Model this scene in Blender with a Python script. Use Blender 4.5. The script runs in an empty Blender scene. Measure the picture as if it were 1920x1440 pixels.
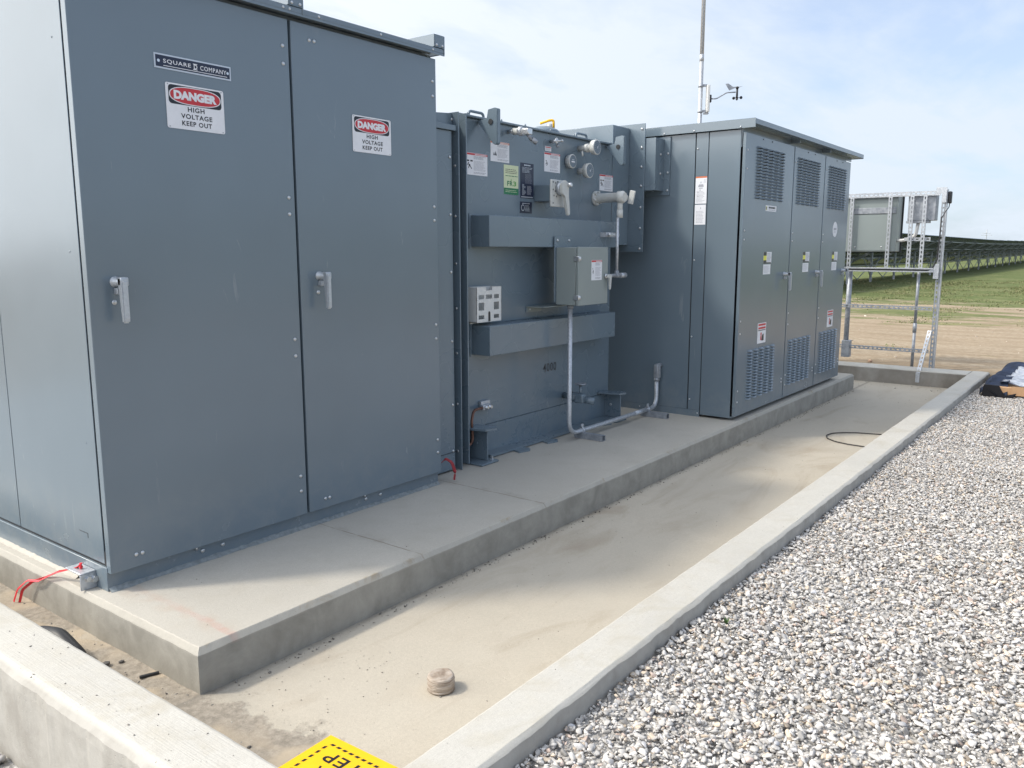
import bpy, bmesh, math, random
import numpy as np
from mathutils import Vector, Matrix, noise
R=math.radians; PI=math.pi
random.seed(7); rng=np.random.default_rng(11)
S=bpy.context.scene; C=S.collection

# ---------------------------------------------------------------- camera, sky, sun, exposure
yaw,pitch,roll=R(-52.838),R(-9.132),R(0.032)
cd=bpy.data.cameras.new('camera'); cam=bpy.data.objects.new('camera',cd); C.objects.link(cam)
cd.sensor_width=36; cd.lens=1546.9/1920*36; cd.clip_start=0.05; cd.clip_end=8000
cam.location=(-1.5258,-3.1588,1.35)
cam.rotation_euler=(Matrix.Rotation(yaw,3,'Z')@Matrix.Rotation(PI/2+pitch,3,'X')@Matrix.Rotation(-roll,3,'Z')).to_euler()
S.camera=cam
S.view_settings.view_transform='Standard'; S.view_settings.look='None'
S.view_settings.exposure=0.19; S.view_settings.gamma=1
SUN_EL=R(49); SUN_DIR=Vector((-0.766*math.cos(SUN_EL),0.643*math.cos(SUN_EL),math.sin(SUN_EL)))
w=bpy.data.worlds.new('World'); S.world=w; w.use_nodes=True
wn=w.node_tree; wn.nodes.clear()
def WN(t,**k):
    n=wn.nodes.new(t)
    for a,b in k.items(): setattr(n,a,b)
    return n
out=WN('ShaderNodeOutputWorld'); bg=WN('ShaderNodeBackground'); bg.inputs[1].default_value=0.135
sky=WN('ShaderNodeTexSky',sky_type='NISHITA',sun_disc=False,sun_elevation=SUN_EL,sun_rotation=math.atan2(SUN_DIR.x,SUN_DIR.y))
sky.air_density=1.0; sky.dust_density=1.5; sky.ozone_density=1.5
tc=WN('ShaderNodeTexCoord'); sep=WN('ShaderNodeSeparateXYZ'); wn.links.new(tc.outputs['Generated'],sep.inputs[0])
def WM(op,a,b=None,clamp=False):
    n=WN('ShaderNodeMath',operation=op,use_clamp=clamp)
    for i,v in enumerate((a,b)):
        if v is None: continue
        if isinstance(v,(int,float)): n.inputs[i].default_value=v
        else: wn.links.new(v,n.inputs[i])
    return n.outputs[0]
zz=WM('ADD',WM('MAXIMUM',sep.outputs[2],0.0),0.16)
cx=WM('DIVIDE',sep.outputs[0],zz); cy=WM('DIVIDE',sep.outputs[1],zz)
cmb=WN('ShaderNodeCombineXYZ'); wn.links.new(cx,cmb.inputs[0]); wn.links.new(cy,cmb.inputs[1])
mp=WN('ShaderNodeMapping'); wn.links.new(cmb.outputs[0],mp.inputs[0]); mp.inputs['Rotation'].default_value=(0,0,R(28)); mp.inputs['Scale'].default_value=(0.75,1.35,1)
mp.inputs['Location'].default_value=(3.3,1.2,0)
def WNoise(scale,detail,rough,dist,off=None):
    n=WN('ShaderNodeTexNoise'); n.inputs['Scale'].default_value=scale; n.inputs['Detail'].default_value=detail
    n.inputs['Roughness'].default_value=rough; n.inputs['Distortion'].default_value=dist; wn.links.new(mp.outputs[0],n.inputs['Vector']); return n
n1=WNoise(0.9,7,0.55,0.45); n2=WNoise(3.2,6,0.6,0.3)
mixn=WM('ADD',WM('ADD',WM('MULTIPLY',n1.outputs[0],0.72),WM('MULTIPLY',n2.outputs[0],0.28)),WM('MULTIPLY',sep.outputs[1],0.22))
mixn=WM('ADD',mixn,WM('MULTIPLY',sep.outputs[0],-0.02))
mixn=WM('ADD',mixn,WM('MULTIPLY',WM('POWER',WM('SUBTRACT',1.0,WM('MAXIMUM',sep.outputs[2],0.0)),7.0),0.16))
rmp=WN('ShaderNodeValToRGB'); wn.links.new(mixn,rmp.inputs[0])
rmp.color_ramp.elements[0].position=0.44; rmp.color_ramp.elements[0].color=(0.55,0.55,0.55,1)
rmp.color_ramp.elements[1].position=0.63; rmp.color_ramp.elements[1].color=(0.97,0.97,0.97,1)
# cloud veil: whiter toward the sun side, grey-blue low over the horizon
vdot=WN('ShaderNodeVectorMath',operation='DOT_PRODUCT'); wn.links.new(tc.outputs['Generated'],vdot.inputs[0]); vdot.inputs[1].default_value=(0.10,0.80,0.59)
glow=WM('POWER',WM('MAXIMUM',vdot.outputs['Value'],0.0),3.0)
ccol=WN('ShaderNodeMix',data_type='RGBA'); wn.links.new(glow,ccol.inputs['Factor'])
ccol.inputs['A'].default_value=(5.2,5.8,6.5,1); ccol.inputs['B'].default_value=(7.4,7.6,7.9,1)
# thin cloud glows around the sun; low off-view lobe added to brighten -x faces
sdot=WN('ShaderNodeVectorMath',operation='DOT_PRODUCT'); wn.links.new(tc.outputs['Generated'],sdot.inputs[0]); sdot.inputs[1].default_value=SUN_DIR
hdot=WN('ShaderNodeVectorMath',operation='DOT_PRODUCT'); wn.links.new(tc.outputs['Generated'],hdot.inputs[0]); hdot.inputs[1].default_value=Vector((-.80,.56,.22)).normalized()
sg1=WM('ADD',WM('ADD',WM('MULTIPLY',WM('POWER',WM('MAXIMUM',sdot.outputs['Value'],0.0),5.0),10.0),WM('MULTIPLY',WM('POWER',WM('MAXIMUM',hdot.outputs['Value'],0.0),3.0),15.0)),WM('MULTIPLY',WM('POWER',WM('MAXIMUM',sdot.outputs['Value'],0.0),2.0),2.6))
sadd=WN('ShaderNodeVectorMath',operation='SCALE'); sadd.inputs[0].default_value=(1,.97,.92); wn.links.new(sg1,sadd.inputs['Scale'])
cadd=WN('ShaderNodeVectorMath',operation='ADD'); wn.links.new(ccol.outputs['Result'],cadd.inputs[0]); wn.links.new(sadd.outputs[0],cadd.inputs[1])
mx=WN('ShaderNodeMix',data_type='RGBA'); wn.links.new(rmp.outputs[0],mx.inputs['Factor']); 
skg=WN('ShaderNodeMix',data_type='RGBA'); skg.blend_type='MULTIPLY'; skg.inputs['Factor'].default_value=1
wn.links.new(sky.outputs[0],skg.inputs['A']); skg.inputs['B'].default_value=(.95,1.12,1.38,1)
wn.links.new(skg.outputs['Result'],mx.inputs['A']); wn.links.new(cadd.outputs[0],mx.inputs['B'])
wn.links.new(mx.outputs['Result'],bg.inputs[0]); wn.links.new(bg.outputs[0],out.inputs[0])
sl=bpy.data.lights.new('sun','SUN'); sl.energy=2.4; sl.angle=R(6); sl.color=(1,0.93,0.82)
so=bpy.data.objects.new('sun',sl); C.objects.link(so); so.rotation_euler=(-SUN_DIR).to_track_quat('-Z','Y').to_euler(); so.location=(0,0,30)

# ---------------------------------------------------------------- materials
MATS={}
class NT:
    def __init__(s,name):
        m=bpy.data.materials.new(name); m.use_nodes=True; s.m=m; s.t=m.node_tree; s.b=s.t.nodes['Principled BSDF']; MATS[name]=m
        s.tc=s.t.nodes.new('ShaderNodeTexCoord'); s.co=s.tc.outputs['Object']
    def n(s,t,**k):
        x=s.t.nodes.new(t)
        for a,b in k.items(): setattr(x,a,b)
        return x
    def L(s,a,b): s.t.links.new(a,b)
    def map(s,scale=(1,1,1),rot=(0,0,0)):
        x=s.n('ShaderNodeMapping'); s.L(s.co,x.inputs[0]); x.inputs['Scale'].default_value=scale; x.inputs['Rotation'].default_value=rot; return x.outputs[0]
    def noise(s,scale,detail=4,rough=.55,dist=0,vec=None):
        x=s.n('ShaderNodeTexNoise'); x.inputs['Scale'].default_value=scale; x.inputs['Detail'].default_value=detail
        x.inputs['Roughness'].default_value=rough; x.inputs['Distortion'].default_value=dist; s.L(vec or s.co,x.inputs['Vector']); return x.outputs[0]
    def vor(s,scale,vec=None,feature='F1'):
        x=s.n('ShaderNodeTexVoronoi',feature=feature); x.inputs['Scale'].default_value=scale; s.L(vec or s.co,x.inputs['Vector']); return x
    def M(s,op,a,b=None,c=None,clamp=False):
        x=s.n('ShaderNodeMath',operation=op,use_clamp=clamp)
        for i,v in enumerate((a,b,c)):
            if v is None: continue
            if isinstance(v,(int,float)): x.inputs[i].default_value=v
            else: s.L(v,x.inputs[i])
        return x.outputs[0]
    def rng(s,v,a,b,c=0.0,d=1.0):
        x=s.n('ShaderNodeMapRange'); s.L(v,x.inputs[0])
        for i,q in enumerate((a,b,c,d)): x.inputs[i+1].default_value=q
        return x.outputs[0]
    def mix(s,f,a,b,blend='MIX'):
        x=s.n('ShaderNodeMix',data_type='RGBA'); x.blend_type=blend
        for i,v in (('Factor',f),('A',a),('B',b)):
            if isinstance(v,(int,float)): x.inputs[i].default_value=v
            elif isinstance(v,tuple): x.inputs[i].default_value=(*v,1)[:4]
            else: s.L(v,x.inputs[i])
        return x.outputs['Result']
    def bump(s,h,strength=.3,dist=.002,prev=None):
        x=s.n('ShaderNodeBump'); x.inputs['Strength'].default_value=strength; x.inputs['Distance'].default_value=dist; s.L(h,x.inputs['Height'])
        if prev: s.L(prev,x.inputs['Normal'])
        s.L(x.outputs[0],s.b.inputs['Normal']); return x.outputs[0]
    def set(s,col=None,rough=None,metal=None,spec=None):
        for k,v in (('Base Color',col),('Roughness',rough),('Metallic',metal),('Specular IOR Level',spec)):
            if v is None: continue
            if isinstance(v,tuple): s.b.inputs[k].default_value=(*v,1)[:4]
            elif isinstance(v,(int,float)): s.b.inputs[k].default_value=v
            else: s.L(v,s.b.inputs[k])
        return s.m
    def xyz(s):
        x=s.n('ShaderNodeSeparateXYZ'); s.L(s.co,x.inputs[0]); return x.outputs
def plain(name,col,rough=.5,metal=0,var=.12,scale=30,bump=0):
    a=NT(name); n=a.noise(scale,4); c=a.mix(a.rng(n,.3,.7,0,1),tuple(q*(1-var) for q in col),tuple(min(1,q*(1+var)) for q in col))
    if bump: a.bump(n,bump,.001)
    return a.set(c,rough,metal)
def paint(name,col,rough,gloss=1.0):
    a=NT(name); big=a.noise(1.1,3); fine=a.noise(60,3); dust=a.noise(9,6,.65,.4)
    c=a.mix(a.rng(big,.35,.65),tuple(q*.96 for q in col),tuple(q*1.04 for q in col))
    z=a.xyz()[2]
    sc_=a.noise(1,5,.6,1.5,a.map((7,7,2.2))); sf=a.M('MULTIPLY',a.rng(sc_,.655,.70,0,.16),a.rng(a.noise(2.1,2),.5,.6,0,1)); c=a.mix(sf,c,(.45,.47,.46))
    low=a.M('MULTIPLY',a.rng(z,.42,.0,0,1),a.rng(dust,.42,.72,0,.22))
    c=a.mix(low,c,(.33,.32,.28))
    a.set(c,a.M('ADD',a.rng(a.noise(3,2),.3,.7,rough-.02,rough+.03),a.M('MULTIPLY',low,.3)),0,.8)
    wav=a.noise(2.4,1,.3); b1=a.bump(wav,.16,.014); a.bump(a.noise(160,2),.02,.0006,b1)
    return a.m
PAINT=paint('grey_green_enamel',(.140,.182,.216),.22)
PAINT_T=paint('tank_enamel',(.134,.179,.216),.27)
PAINT_BOX=paint('light_grey_enamel',(.235,.27,.265),.38)
DARKIN=plain('dark_interior',(.02,.024,.028),.7)
RUBBER=plain('black_plastic',(.018,.019,.022),.45)
ZINC=plain('zinc_bolt',(.62,.63,.64),.32,.9,.1,60)
CAST=plain('cast_handle',(.46,.49,.52),.42,.55,.08,80,.1)
LOUV=plain('louvre_opening',(.035,.05,.068),.6)
PALE=plain('pale_grey_casting',(.52,.53,.51),.4,.0,.06,40)
WHITEP=plain('white_plastic',(.62,.62,.60),.45,0,.04)
WLAB=plain('white_label',(.74,.75,.78),.4,0,.03)
INK=plain('black_ink',(.012,.014,.02),.4)
GREYINK=plain('grey_print',(.36,.37,.41),.5,0,.05)
REDL=plain('red_print',(.52,.03,.04),.4,0,.05)
ORL=plain('orange_print',(.62,.16,.05),.4,0,.05)
NAVY=plain('navy_plate',(.012,.018,.045),.3)
YEL=plain('yellow_sign',(.86,.47,.01),.42,0,.03)
YELD=plain('yellow_tag',(.75,.72,.08),.4)
LIMEL=plain('pale_green_label',(.62,.68,.44),.4,0,.04)
GREENL=plain('green_print',(.015,.17,.07),.4)
LGREEN=plain('leaf_green_print',(.12,.36,.08),.4)
RIB=plain('red_ribbon',(.72,.03,.045),.45,0,.15,60)
RIBD=plain('dark_red_tape',(.28,.015,.02),.5,0,.3,90)
COPPER=plain('weathered_copper',(.17,.085,.06),.5,.5,.3)
CARD=plain('cardboard',(.46,.28,.15),.8,0,.08,20)
FAB=plain('navy_cloth',(.045,.065,.12),.75,0,.4,12)
BLK=plain('black_cloth',(.008,.008,.011),.9)
WIRE=plain('black_cable',(.05,.045,.04),.6)
WOOD=plain('pine',(.55,.33,.12),.7)
GLASSG=plain('gauge_glass',(.16,.2,.24),.08,0,.05)
SILV=plain('silver_print',(.55,.58,.62),.35,.5,.05)
a=NT('plastic_wrap'); n=a.noise(22,5,.6); a.bump(n,.8,.01); a.set(a.mix(a.rng(n,.35,.65),(.50,.56,.66),(.80,.83,.88)),.25); PWRAP=a.m
a=NT('galvanised_steel'); v=a.vor(55); n=a.noise(14,5); a.set(a.mix(a.rng(v.outputs['Distance'],0,.6),(.38,.41,.44),(.54,.56,.59)),a.rng(n,.3,.7,.36,.5),.6); a.bump(n,.08,.001); GALV=a.m
a=NT('weathered_galvanised'); n=a.noise(25,5); a.set(a.mix(a.rng(n,.35,.65),(.25,.27,.30),(.39,.41,.44)),.5,.45); GALVD=a.m
def concrete(name,base,dirt,rough=.85,kind='pad'):
    a=NT(name); X,Y,Z=a.xyz()
    big=a.noise(1.3,6,.6,.6); mid=a.noise(7,7,.65,.3); fine=a.noise(70,6,.7); pit=a.vor(55); grain=a.noise(240,5,.7)
    c=a.mix(a.rng(big,.34,.66),base,tuple(q*.88 for q in base))
    c=a.mix(a.rng(mid,.50,.74,0,.55),c,dirt)
    c=a.mix(a.rng(fine,.38,.62,.0,.30),c,tuple(q*.72 for q in base)); c=a.mix(a.rng(grain,.45,.66,0,.40),c,tuple(q*.62 for q in base)); c=a.mix(a.M('MULTIPLY',a.rng(pit.outputs['Distance'],.06,.10,1,0),a.rng(a.noise(9,2),.52,.6,0,.7)),c,(.16,.14,.12))
    pm=a.noise(5,3); pitm=a.M('MULTIPLY',a.rng(pit.outputs['Distance'],.10,.17,1,0),a.rng(pm,.54,.62,0,1))
    h=a.M('SUBTRACT',a.M('ADD',a.M('MULTIPLY',a.M('ADD',fine,a.M('MULTIPLY',grain,.5)),.5),a.M('MULTIPLY',mid,.6)),a.M('MULTIPLY',pitm,.7))
    def line(coord,x0,wid,wob=.006,lo=None,hi=None):
        d=a.M('ABSOLUTE',a.M('ADD',a.M('SUBTRACT',coord,x0),a.rng(a.noise(6,4),.3,.7,-wob,wob)))
        return a.rng(d,wid*.4,wid,1,0)
    if kind=='pad':
        for x0 in (1.061,2.02):
            f=a.M('MULTIPLY',line(X,x0,.006,.004),a.rng(a.noise(9,3),.38,.5,.12,.5)); c=a.mix(f,c,(.13,.10,.075))
            f=a.M('MULTIPLY',line(X,x0+.01,.06,.02),a.rng(a.noise(11,4),.45,.7,0,.35)); c=a.mix(f,c,(.27,.23,.18))
        f=a.M('MULTIPLY',line(X,.085,.022,.008),a.M('MULTIPLY',a.rng(Y,-.15,-.7,.04,.32),a.rng(a.noise(25,4),.35,.6,.4,1))); c=a.mix(f,c,(.50,.17,.13))
        f=a.M('MULTIPLY',line(X,.075,.06,.02),a.rng(a.noise(14,4),.4,.7,0,.3)); c=a.mix(f,c,(.42,.30,.22))
        f=a.M('MULTIPLY',a.rng(a.M('ABSOLUTE',a.M('ADD',Y,.69)),.0,.02,1,0),a.rng(a.noise(5.5,6,.7,.8),.55,.66,0,.75)); c=a.mix(f,c,(.30,.22,.12))
        f=a.M('ADD',a.rng(Z,-.0015,-.004,0,.45),a.rng(Z,-.016,-.03,0,.55)); c=a.mix(f,c,a.mix(a.rng(mid,.35,.65),(.265,.25,.215),(.365,.345,.30)))
    if kind=='floor':
        st=a.noise(2.2,5,.6,1.2,a.map((.5,1.4,1))); c=a.mix(a.rng(st,.52,.72,0,.5),c,(.30,.235,.165))
        lap=a.noise(.8,2); c=a.mix(a.rng(lap,.45,.6,0,.35),c,(.47,.43,.36))
        spots=a.vor(16); sm=a.M('MULTIPLY',a.rng(spots.outputs['Distance'],.03,.06,1,0),a.rng(a.noise(3.3,2),.5,.62,0,.8)); c=a.mix(sm,c,(.14,.12,.10))
        fm=a.M('ADD',X,a.rng(a.noise(5,5,.65),.25,.75,-.16,.16)); dm=a.M('MULTIPLY',a.rng(fm,.03,-.03,0,1),1)
        ym=a.M('MULTIPLY',a.rng(a.M('ADD',Y,a.rng(a.noise(4.2,6,.7),.25,.75,-.12,.12)),-.90,-.76,0,1),a.rng(X,.55,.1,0,.45))
        dm=a.M('MAXIMUM',dm,a.M('MULTIPLY',ym,a.rng(mid,.35,.6,.2,1)))
        grit=a.noise(38,8,.75); sand=a.noise(3.2,3,.5,.8)
        dc=a.mix(a.rng(grit,.35,.65),(.23,.20,.16),(.40,.35,.285)); dc=a.mix(a.rng(sand,.48,.60,0,.85),dc,(.46,.38,.28))
        c=a.mix(dm,c,dc)
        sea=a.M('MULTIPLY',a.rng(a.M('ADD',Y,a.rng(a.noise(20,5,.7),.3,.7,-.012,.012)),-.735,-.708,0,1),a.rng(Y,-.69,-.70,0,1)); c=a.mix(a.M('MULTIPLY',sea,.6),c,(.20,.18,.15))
        h=a.M('ADD',h,a.M('MULTIPLY',dm,a.M('MULTIPLY',grit,2.2)))
    if kind=='curb':
        br=a.noise(1,3,.5,0,a.map((5,240,5))); br2=a.noise(1,3,.5,0,a.map((240,5,5)))
        sel=a.rng(Y,-1.722,-1.718,0,1); far=a.rng(X,-.30,-.25,0,1)
        brush=a.M('ADD',a.M('MULTIPLY',br,a.M('SUBTRACT',1,sel)),a.M('MULTIPLY',br2,sel))
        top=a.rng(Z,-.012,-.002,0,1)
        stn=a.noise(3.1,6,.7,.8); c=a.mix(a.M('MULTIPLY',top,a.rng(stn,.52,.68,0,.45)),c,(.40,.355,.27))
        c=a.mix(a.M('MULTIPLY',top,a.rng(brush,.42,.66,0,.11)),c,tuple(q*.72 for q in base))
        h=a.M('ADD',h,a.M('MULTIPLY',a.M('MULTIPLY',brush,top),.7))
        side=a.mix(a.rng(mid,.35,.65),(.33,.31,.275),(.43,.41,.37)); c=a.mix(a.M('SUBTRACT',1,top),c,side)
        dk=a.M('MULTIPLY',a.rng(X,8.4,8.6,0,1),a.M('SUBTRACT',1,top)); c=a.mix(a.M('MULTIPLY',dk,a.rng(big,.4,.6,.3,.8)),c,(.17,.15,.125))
    a.set(c,rough,0,.25); a.bump(h,.55,.0035); return a.m
CPAD=concrete('pad_concrete',(.52,.485,.42),(.43,.39,.32),kind='pad')
CFLOOR=concrete('floor_concrete',(.53,.475,.385),(.46,.40,.315),kind='floor')
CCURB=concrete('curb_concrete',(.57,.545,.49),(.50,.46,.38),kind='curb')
SEAL=plain('grey_sealant',(.24,.26,.26),.7,0,.25,50,.5)
PLUG=None
a=NT('plug_concrete'); st=a.noise(1,4,.6,.4,a.map((14,14,190))); n=a.noise(40,5); a.set(a.mix(a.rng(st,.35,.6),(.25,.19,.14),(.50,.43,.36)),.9); a.bump(a.M('ADD',st,n),.8,.006); PLUG=a.m
a=NT('gravel_stone'); at=a.n('ShaderNodeAttribute',attribute_name='tint'); n=a.noise(70,5,.6,.5); n2=a.noise(22,3)
a.set(a.mix(a.rng(n,.3,.7,0,.30),at.outputs['Color'],(.12,.12,.12)),.8,0,.3); a.bump(n,.35,.002); STONE=a.m
a=NT('gravel_bed'); v=a.vor(75); n=a.noise(30,5); a.set(a.mix(v.outputs['Distance'],(.50,.48,.45),(.30,.29,.275)),.95); a.bump(v.outputs['Distance'],1,.01); BED=a.m
a=NT('field_ground'); X,Y,Z=a.xyz()
sc=a.map((.9,.35,1)); big=a.noise(.30,6,.6,.6,sc); mid=a.noise(1.3,7,.7,.5,sc); fine=a.noise(14,7,.7); rut=a.noise(1,4,.5,.3,a.map((2.6,.22,1),(0,0,R(8))))
dirt=a.mix(a.rng(mid,.35,.66),(.40,.325,.235),(.28,.215,.145)); dirt=a.mix(a.rng(rut,.44,.62,0,.5),dirt,(.47,.395,.30)); dirt=a.mix(a.rng(fine,.40,.60,0,.6),dirt,(.24,.18,.115))
gfine=a.noise(5,8,.75); grass=a.mix(a.rng(gfine,.33,.68),(.07,.10,.035),(.165,.19,.075)); grass=a.mix(a.rng(mid,.50,.68,0,.7),grass,(.29,.26,.14))
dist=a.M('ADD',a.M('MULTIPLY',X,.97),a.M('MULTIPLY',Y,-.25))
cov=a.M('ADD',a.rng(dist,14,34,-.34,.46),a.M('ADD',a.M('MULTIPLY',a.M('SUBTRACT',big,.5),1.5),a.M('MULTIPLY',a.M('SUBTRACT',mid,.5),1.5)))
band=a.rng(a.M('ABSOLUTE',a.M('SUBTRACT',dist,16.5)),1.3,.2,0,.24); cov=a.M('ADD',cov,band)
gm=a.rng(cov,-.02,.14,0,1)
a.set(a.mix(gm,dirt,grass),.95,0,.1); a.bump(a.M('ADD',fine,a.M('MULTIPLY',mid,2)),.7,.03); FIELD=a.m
a=NT('grass_blade'); at=a.n('ShaderNodeAttribute',attribute_name='tint'); a.set(at.outputs['Color'],.7,0,.2); GRASS=a.m
a=NT('solar_module'); X,Y,Z=a.xyz()
g1=a.M('ABSOLUTE',a.M('SUBTRACT',a.M('FRACT',a.M('DIVIDE',X,1.0)),.5)); g2=a.M('ABSOLUTE',a.M('SUBTRACT',a.M('FRACT',a.M('DIVIDE',Y,.82)),.5))
fr=a.M('MAXIMUM',a.rng(g1,.475,.485,0,1),a.rng(g2,.475,.485,0,1)); a.set(a.mix(fr,(.045,.055,.06),(.40,.43,.43)),a.rng(fr,0,1,.2,.5)); SOLAR=a.m
MASTM=plain('distant_mast',(.4,.42,.45),.6)

# ---------------------------------------------------------------- mesh helpers
MSL=[None]
class G:
    """collects shapes in a bmesh, links them as ONE mesh object"""
    def __init__(s): s.bm=bmesh.new(); s.mats=[]
    def mi(s,m):
        if m not in s.mats: s.mats.append(m)
        return s.mats.index(m)
    def obox(s,c,ax,ay,az,h,m,bev=0,seg=2,smooth=False):
        c=Vector(c); vs=[]
        for i in (-1,1):
            for j in (-1,1):
                for k in (-1,1): vs.append(s.bm.verts.new(c+Vector(ax)*h[0]*i+Vector(ay)*h[1]*j+Vector(az)*h[2]*k))
        q=[(0,1,3,2),(4,6,7,5),(0,4,5,1),(2,3,7,6),(0,2,6,4),(1,5,7,3)]; fs=[]
        for f in q: fs.append(s.bm.faces.new([vs[i] for i in f])); fs[-1].material_index=s.mi(m)
        if Vector(ax).cross(Vector(ay)).dot(Vector(az))<0: bmesh.ops.reverse_faces(s.bm,faces=fs)
        if bev>0:
            es={e for f in fs for e in f.edges}; r=bmesh.ops.bevel(s.bm,geom=list(es),offset=min(bev,min(h)*.98),segments=seg,affect='EDGES',profile=.5)
            for f in r['faces']: f.material_index=s.mi(m); f.smooth=True
        return s
    def box(s,x0,x1,y0,y1,z0,z1,m,bev=0,seg=2):
        return s.obox(((x0+x1)/2,(y0+y1)/2,(z0+z1)/2),(1,0,0),(0,1,0),(0,0,1),(abs(x1-x0)/2,abs(y1-y0)/2,abs(z1-z0)/2),m,bev,seg)
    def ring(s,c,ax,ay,r,n,ry=None):
        ry=r if ry is None else ry
        return [s.bm.verts.new(Vector(c)+Vector(ax)*math.cos(2*PI*i/n)*r+Vector(ay)*math.sin(2*PI*i/n)*ry) for i in range(n)]
    def loft(s,rings,m,cap=True,smooth=True):
        k=s.mi(m); n=len(rings[0])
        for a_,b_ in zip(rings,rings[1:]):
            for i in range(n):
                f=s.bm.faces.new((a_[i],a_[(i+1)%n],b_[(i+1)%n],b_[i])); f.material_index=k; f.smooth=smooth
        if cap:
            f=s.bm.faces.new(rings[0][::-1]); f.material_index=k
            f=s.bm.faces.new(rings[-1]); f.material_index=k
    def lathe(s,o,d,prof,m,n=24,cap=True,smooth=True):
        d=Vector(d).normalized(); u=d.orthogonal().normalized(); v=d.cross(u)
        rs=[s.ring(Vector(o)+d*t,u,v,max(r,1e-5),n) for t,r in prof]; s.loft(rs,m,cap,smooth); return s
    def cyl(s,p0,p1,r,m,n=16,r1=None):
        p0=Vector(p0); p1=Vector(p1); L=(p1-p0).length; r1=r if r1 is None else r1
        return s.lathe(p0,p1-p0,[(0,r),(L,r1)],m,n)
    def tube(s,pts,r,m,n=12,smooth_bend=True):
        P=[Vector(p) for p in pts]; rings=[]; u=None
        for i,p in enumerate(P):
            t=((P[i+1]-p) if i==0 else (p-P[i-1]) if i==len(P)-1 else (P[i+1]-P[i]).normalized()+(P[i]-P[i-1]).normalized()).normalized()
            if u is None: u=t.orthogonal().normalized()
            u=(u-t*u.dot(t)).normalized(); rings.append(s.ring(p,u,t.cross(u),r,n))
        s.loft(rings,m); return s
    def prism(s,pts,o,ux,uy,th,m,bev=0):
        """polygon in the plane o+ux*a+uy*b, thickness th along ux x uy (centred)"""
        ux=Vector(ux); uy=Vector(uy); nn=ux.cross(uy).normalized(); o=Vector(o); k=s.mi(m)
        A=[s.bm.verts.new(o+ux*a_+uy*b_-nn*th/2) for a_,b_ in pts]; B=[s.bm.verts.new(o+ux*a_+uy*b_+nn*th/2) for a_,b_ in pts]
        fs=[s.bm.faces.new(A[::-1]),s.bm.faces.new(B)]; N=len(A)
        for i in range(N): fs.append(s.bm.faces.new((A[i],A[(i+1)%N],B[(i+1)%N],B[i])))
        for f in fs: f.material_index=k
        if bev:
            es={e for f in fs for e in f.edges}; r=bmesh.ops.bevel(s.bm,geom=list(es),offset=bev,segments=2,affect='EDGES')
            for f in r['faces']: f.material_index=k
        return s
    def build(s,name,parent=None,matrix=None):
        me=bpy.data.meshes.new(name); bmesh.ops.recalc_face_normals(s.bm,faces=[f for f in s.bm.faces if not f.tag]) if False else None
        s.bm.to_mesh(me); s.bm.free()
        for m in s.mats: me.materials.append(m)
        return link(name,me,parent)
def link(name,me,parent=None):
    o=bpy.data.objects.new(name,me); C.objects.link(o)
    if parent is not None:
        o.parent=parent; o.matrix_parent_inverse=pinv(parent)
    return o
def pinv(p):
    # every empty is placed by translation only, every part stays at the identity in world space
    m=Matrix.Identity(4); q=p
    if q.type=='EMPTY': return Matrix.Translation(-q.location)
    return Matrix.Identity(4)
def thing(name,label,cat,loc,group=None):
    o=bpy.data.objects.new(name,None); C.objects.link(o); o.location=loc; o.empty_display_size=.1; o['label']=label; o['category']=cat
    if group: o['group']=group
    return o
def tag(o,label,cat,group=None):
    o['label']=label; o['category']=cat
    if group: o['group']=group
    return o
def struct(o): o['kind']='structure'; return o
def fillet(pts,r,seg=6):
    P=[Vector(p) for p in pts]; out_=[P[0]]
    for i in range(1,len(P)-1):
        a_=(P[i-1]-P[i]).normalized(); b_=(P[i+1]-P[i]).normalized(); ang=a_.angle(b_); d=min(r/math.tan(ang/2),(P[i-1]-P[i]).length*.48,(P[i+1]-P[i]).length*.48)
        s0=P[i]+a_*d; s1=P[i]+b_*d
        for k in range(seg+1):
            t=k/seg; out_.append(s0*(1-t)**2+P[i]*2*t*(1-t)+s1*t*t)
    out_.append(P[-1]); return out_
# flat lettering
TXT={}
def text2d(body,bold=0.0,res=3):
    key=(body,bold)
    if key in TXT: return TXT[key]
    cu=bpy.data.curves.new('lettering','FONT'); cu.body=body; cu.size=1; cu.resolution_u=res; cu.offset=bold; cu.fill_mode='FRONT'; cu.space_character=1.0+(.14 if 0<bold<.05 else 0)
    o=bpy.data.objects.new('lettering',cu); C.objects.link(o); dg=bpy.context.evaluated_depsgraph_get(); dg.update()
    me=bpy.data.meshes.new_from_object(o.evaluated_get(dg)); vs=[(v.co.x,v.co.y) for v in me.vertices]; fs=[tuple(p.vertices) for p in me.polygons]
    bpy.data.objects.remove(o); bpy.data.curves.remove(cu); bpy.data.meshes.remove(me)
    xs=[v[0] for v in vs]; ys=[v[1] for v in vs]; x0,x1,y0,y1=min(xs),max(xs),min(ys),max(ys)
    vs=[((x-x0)/(x1-x0),(y-y0)/(y1-y0)) for x,y in vs]; TXT[key]=(vs,fs,(x1-x0)/(y1-y0)); return TXT[key]
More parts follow.
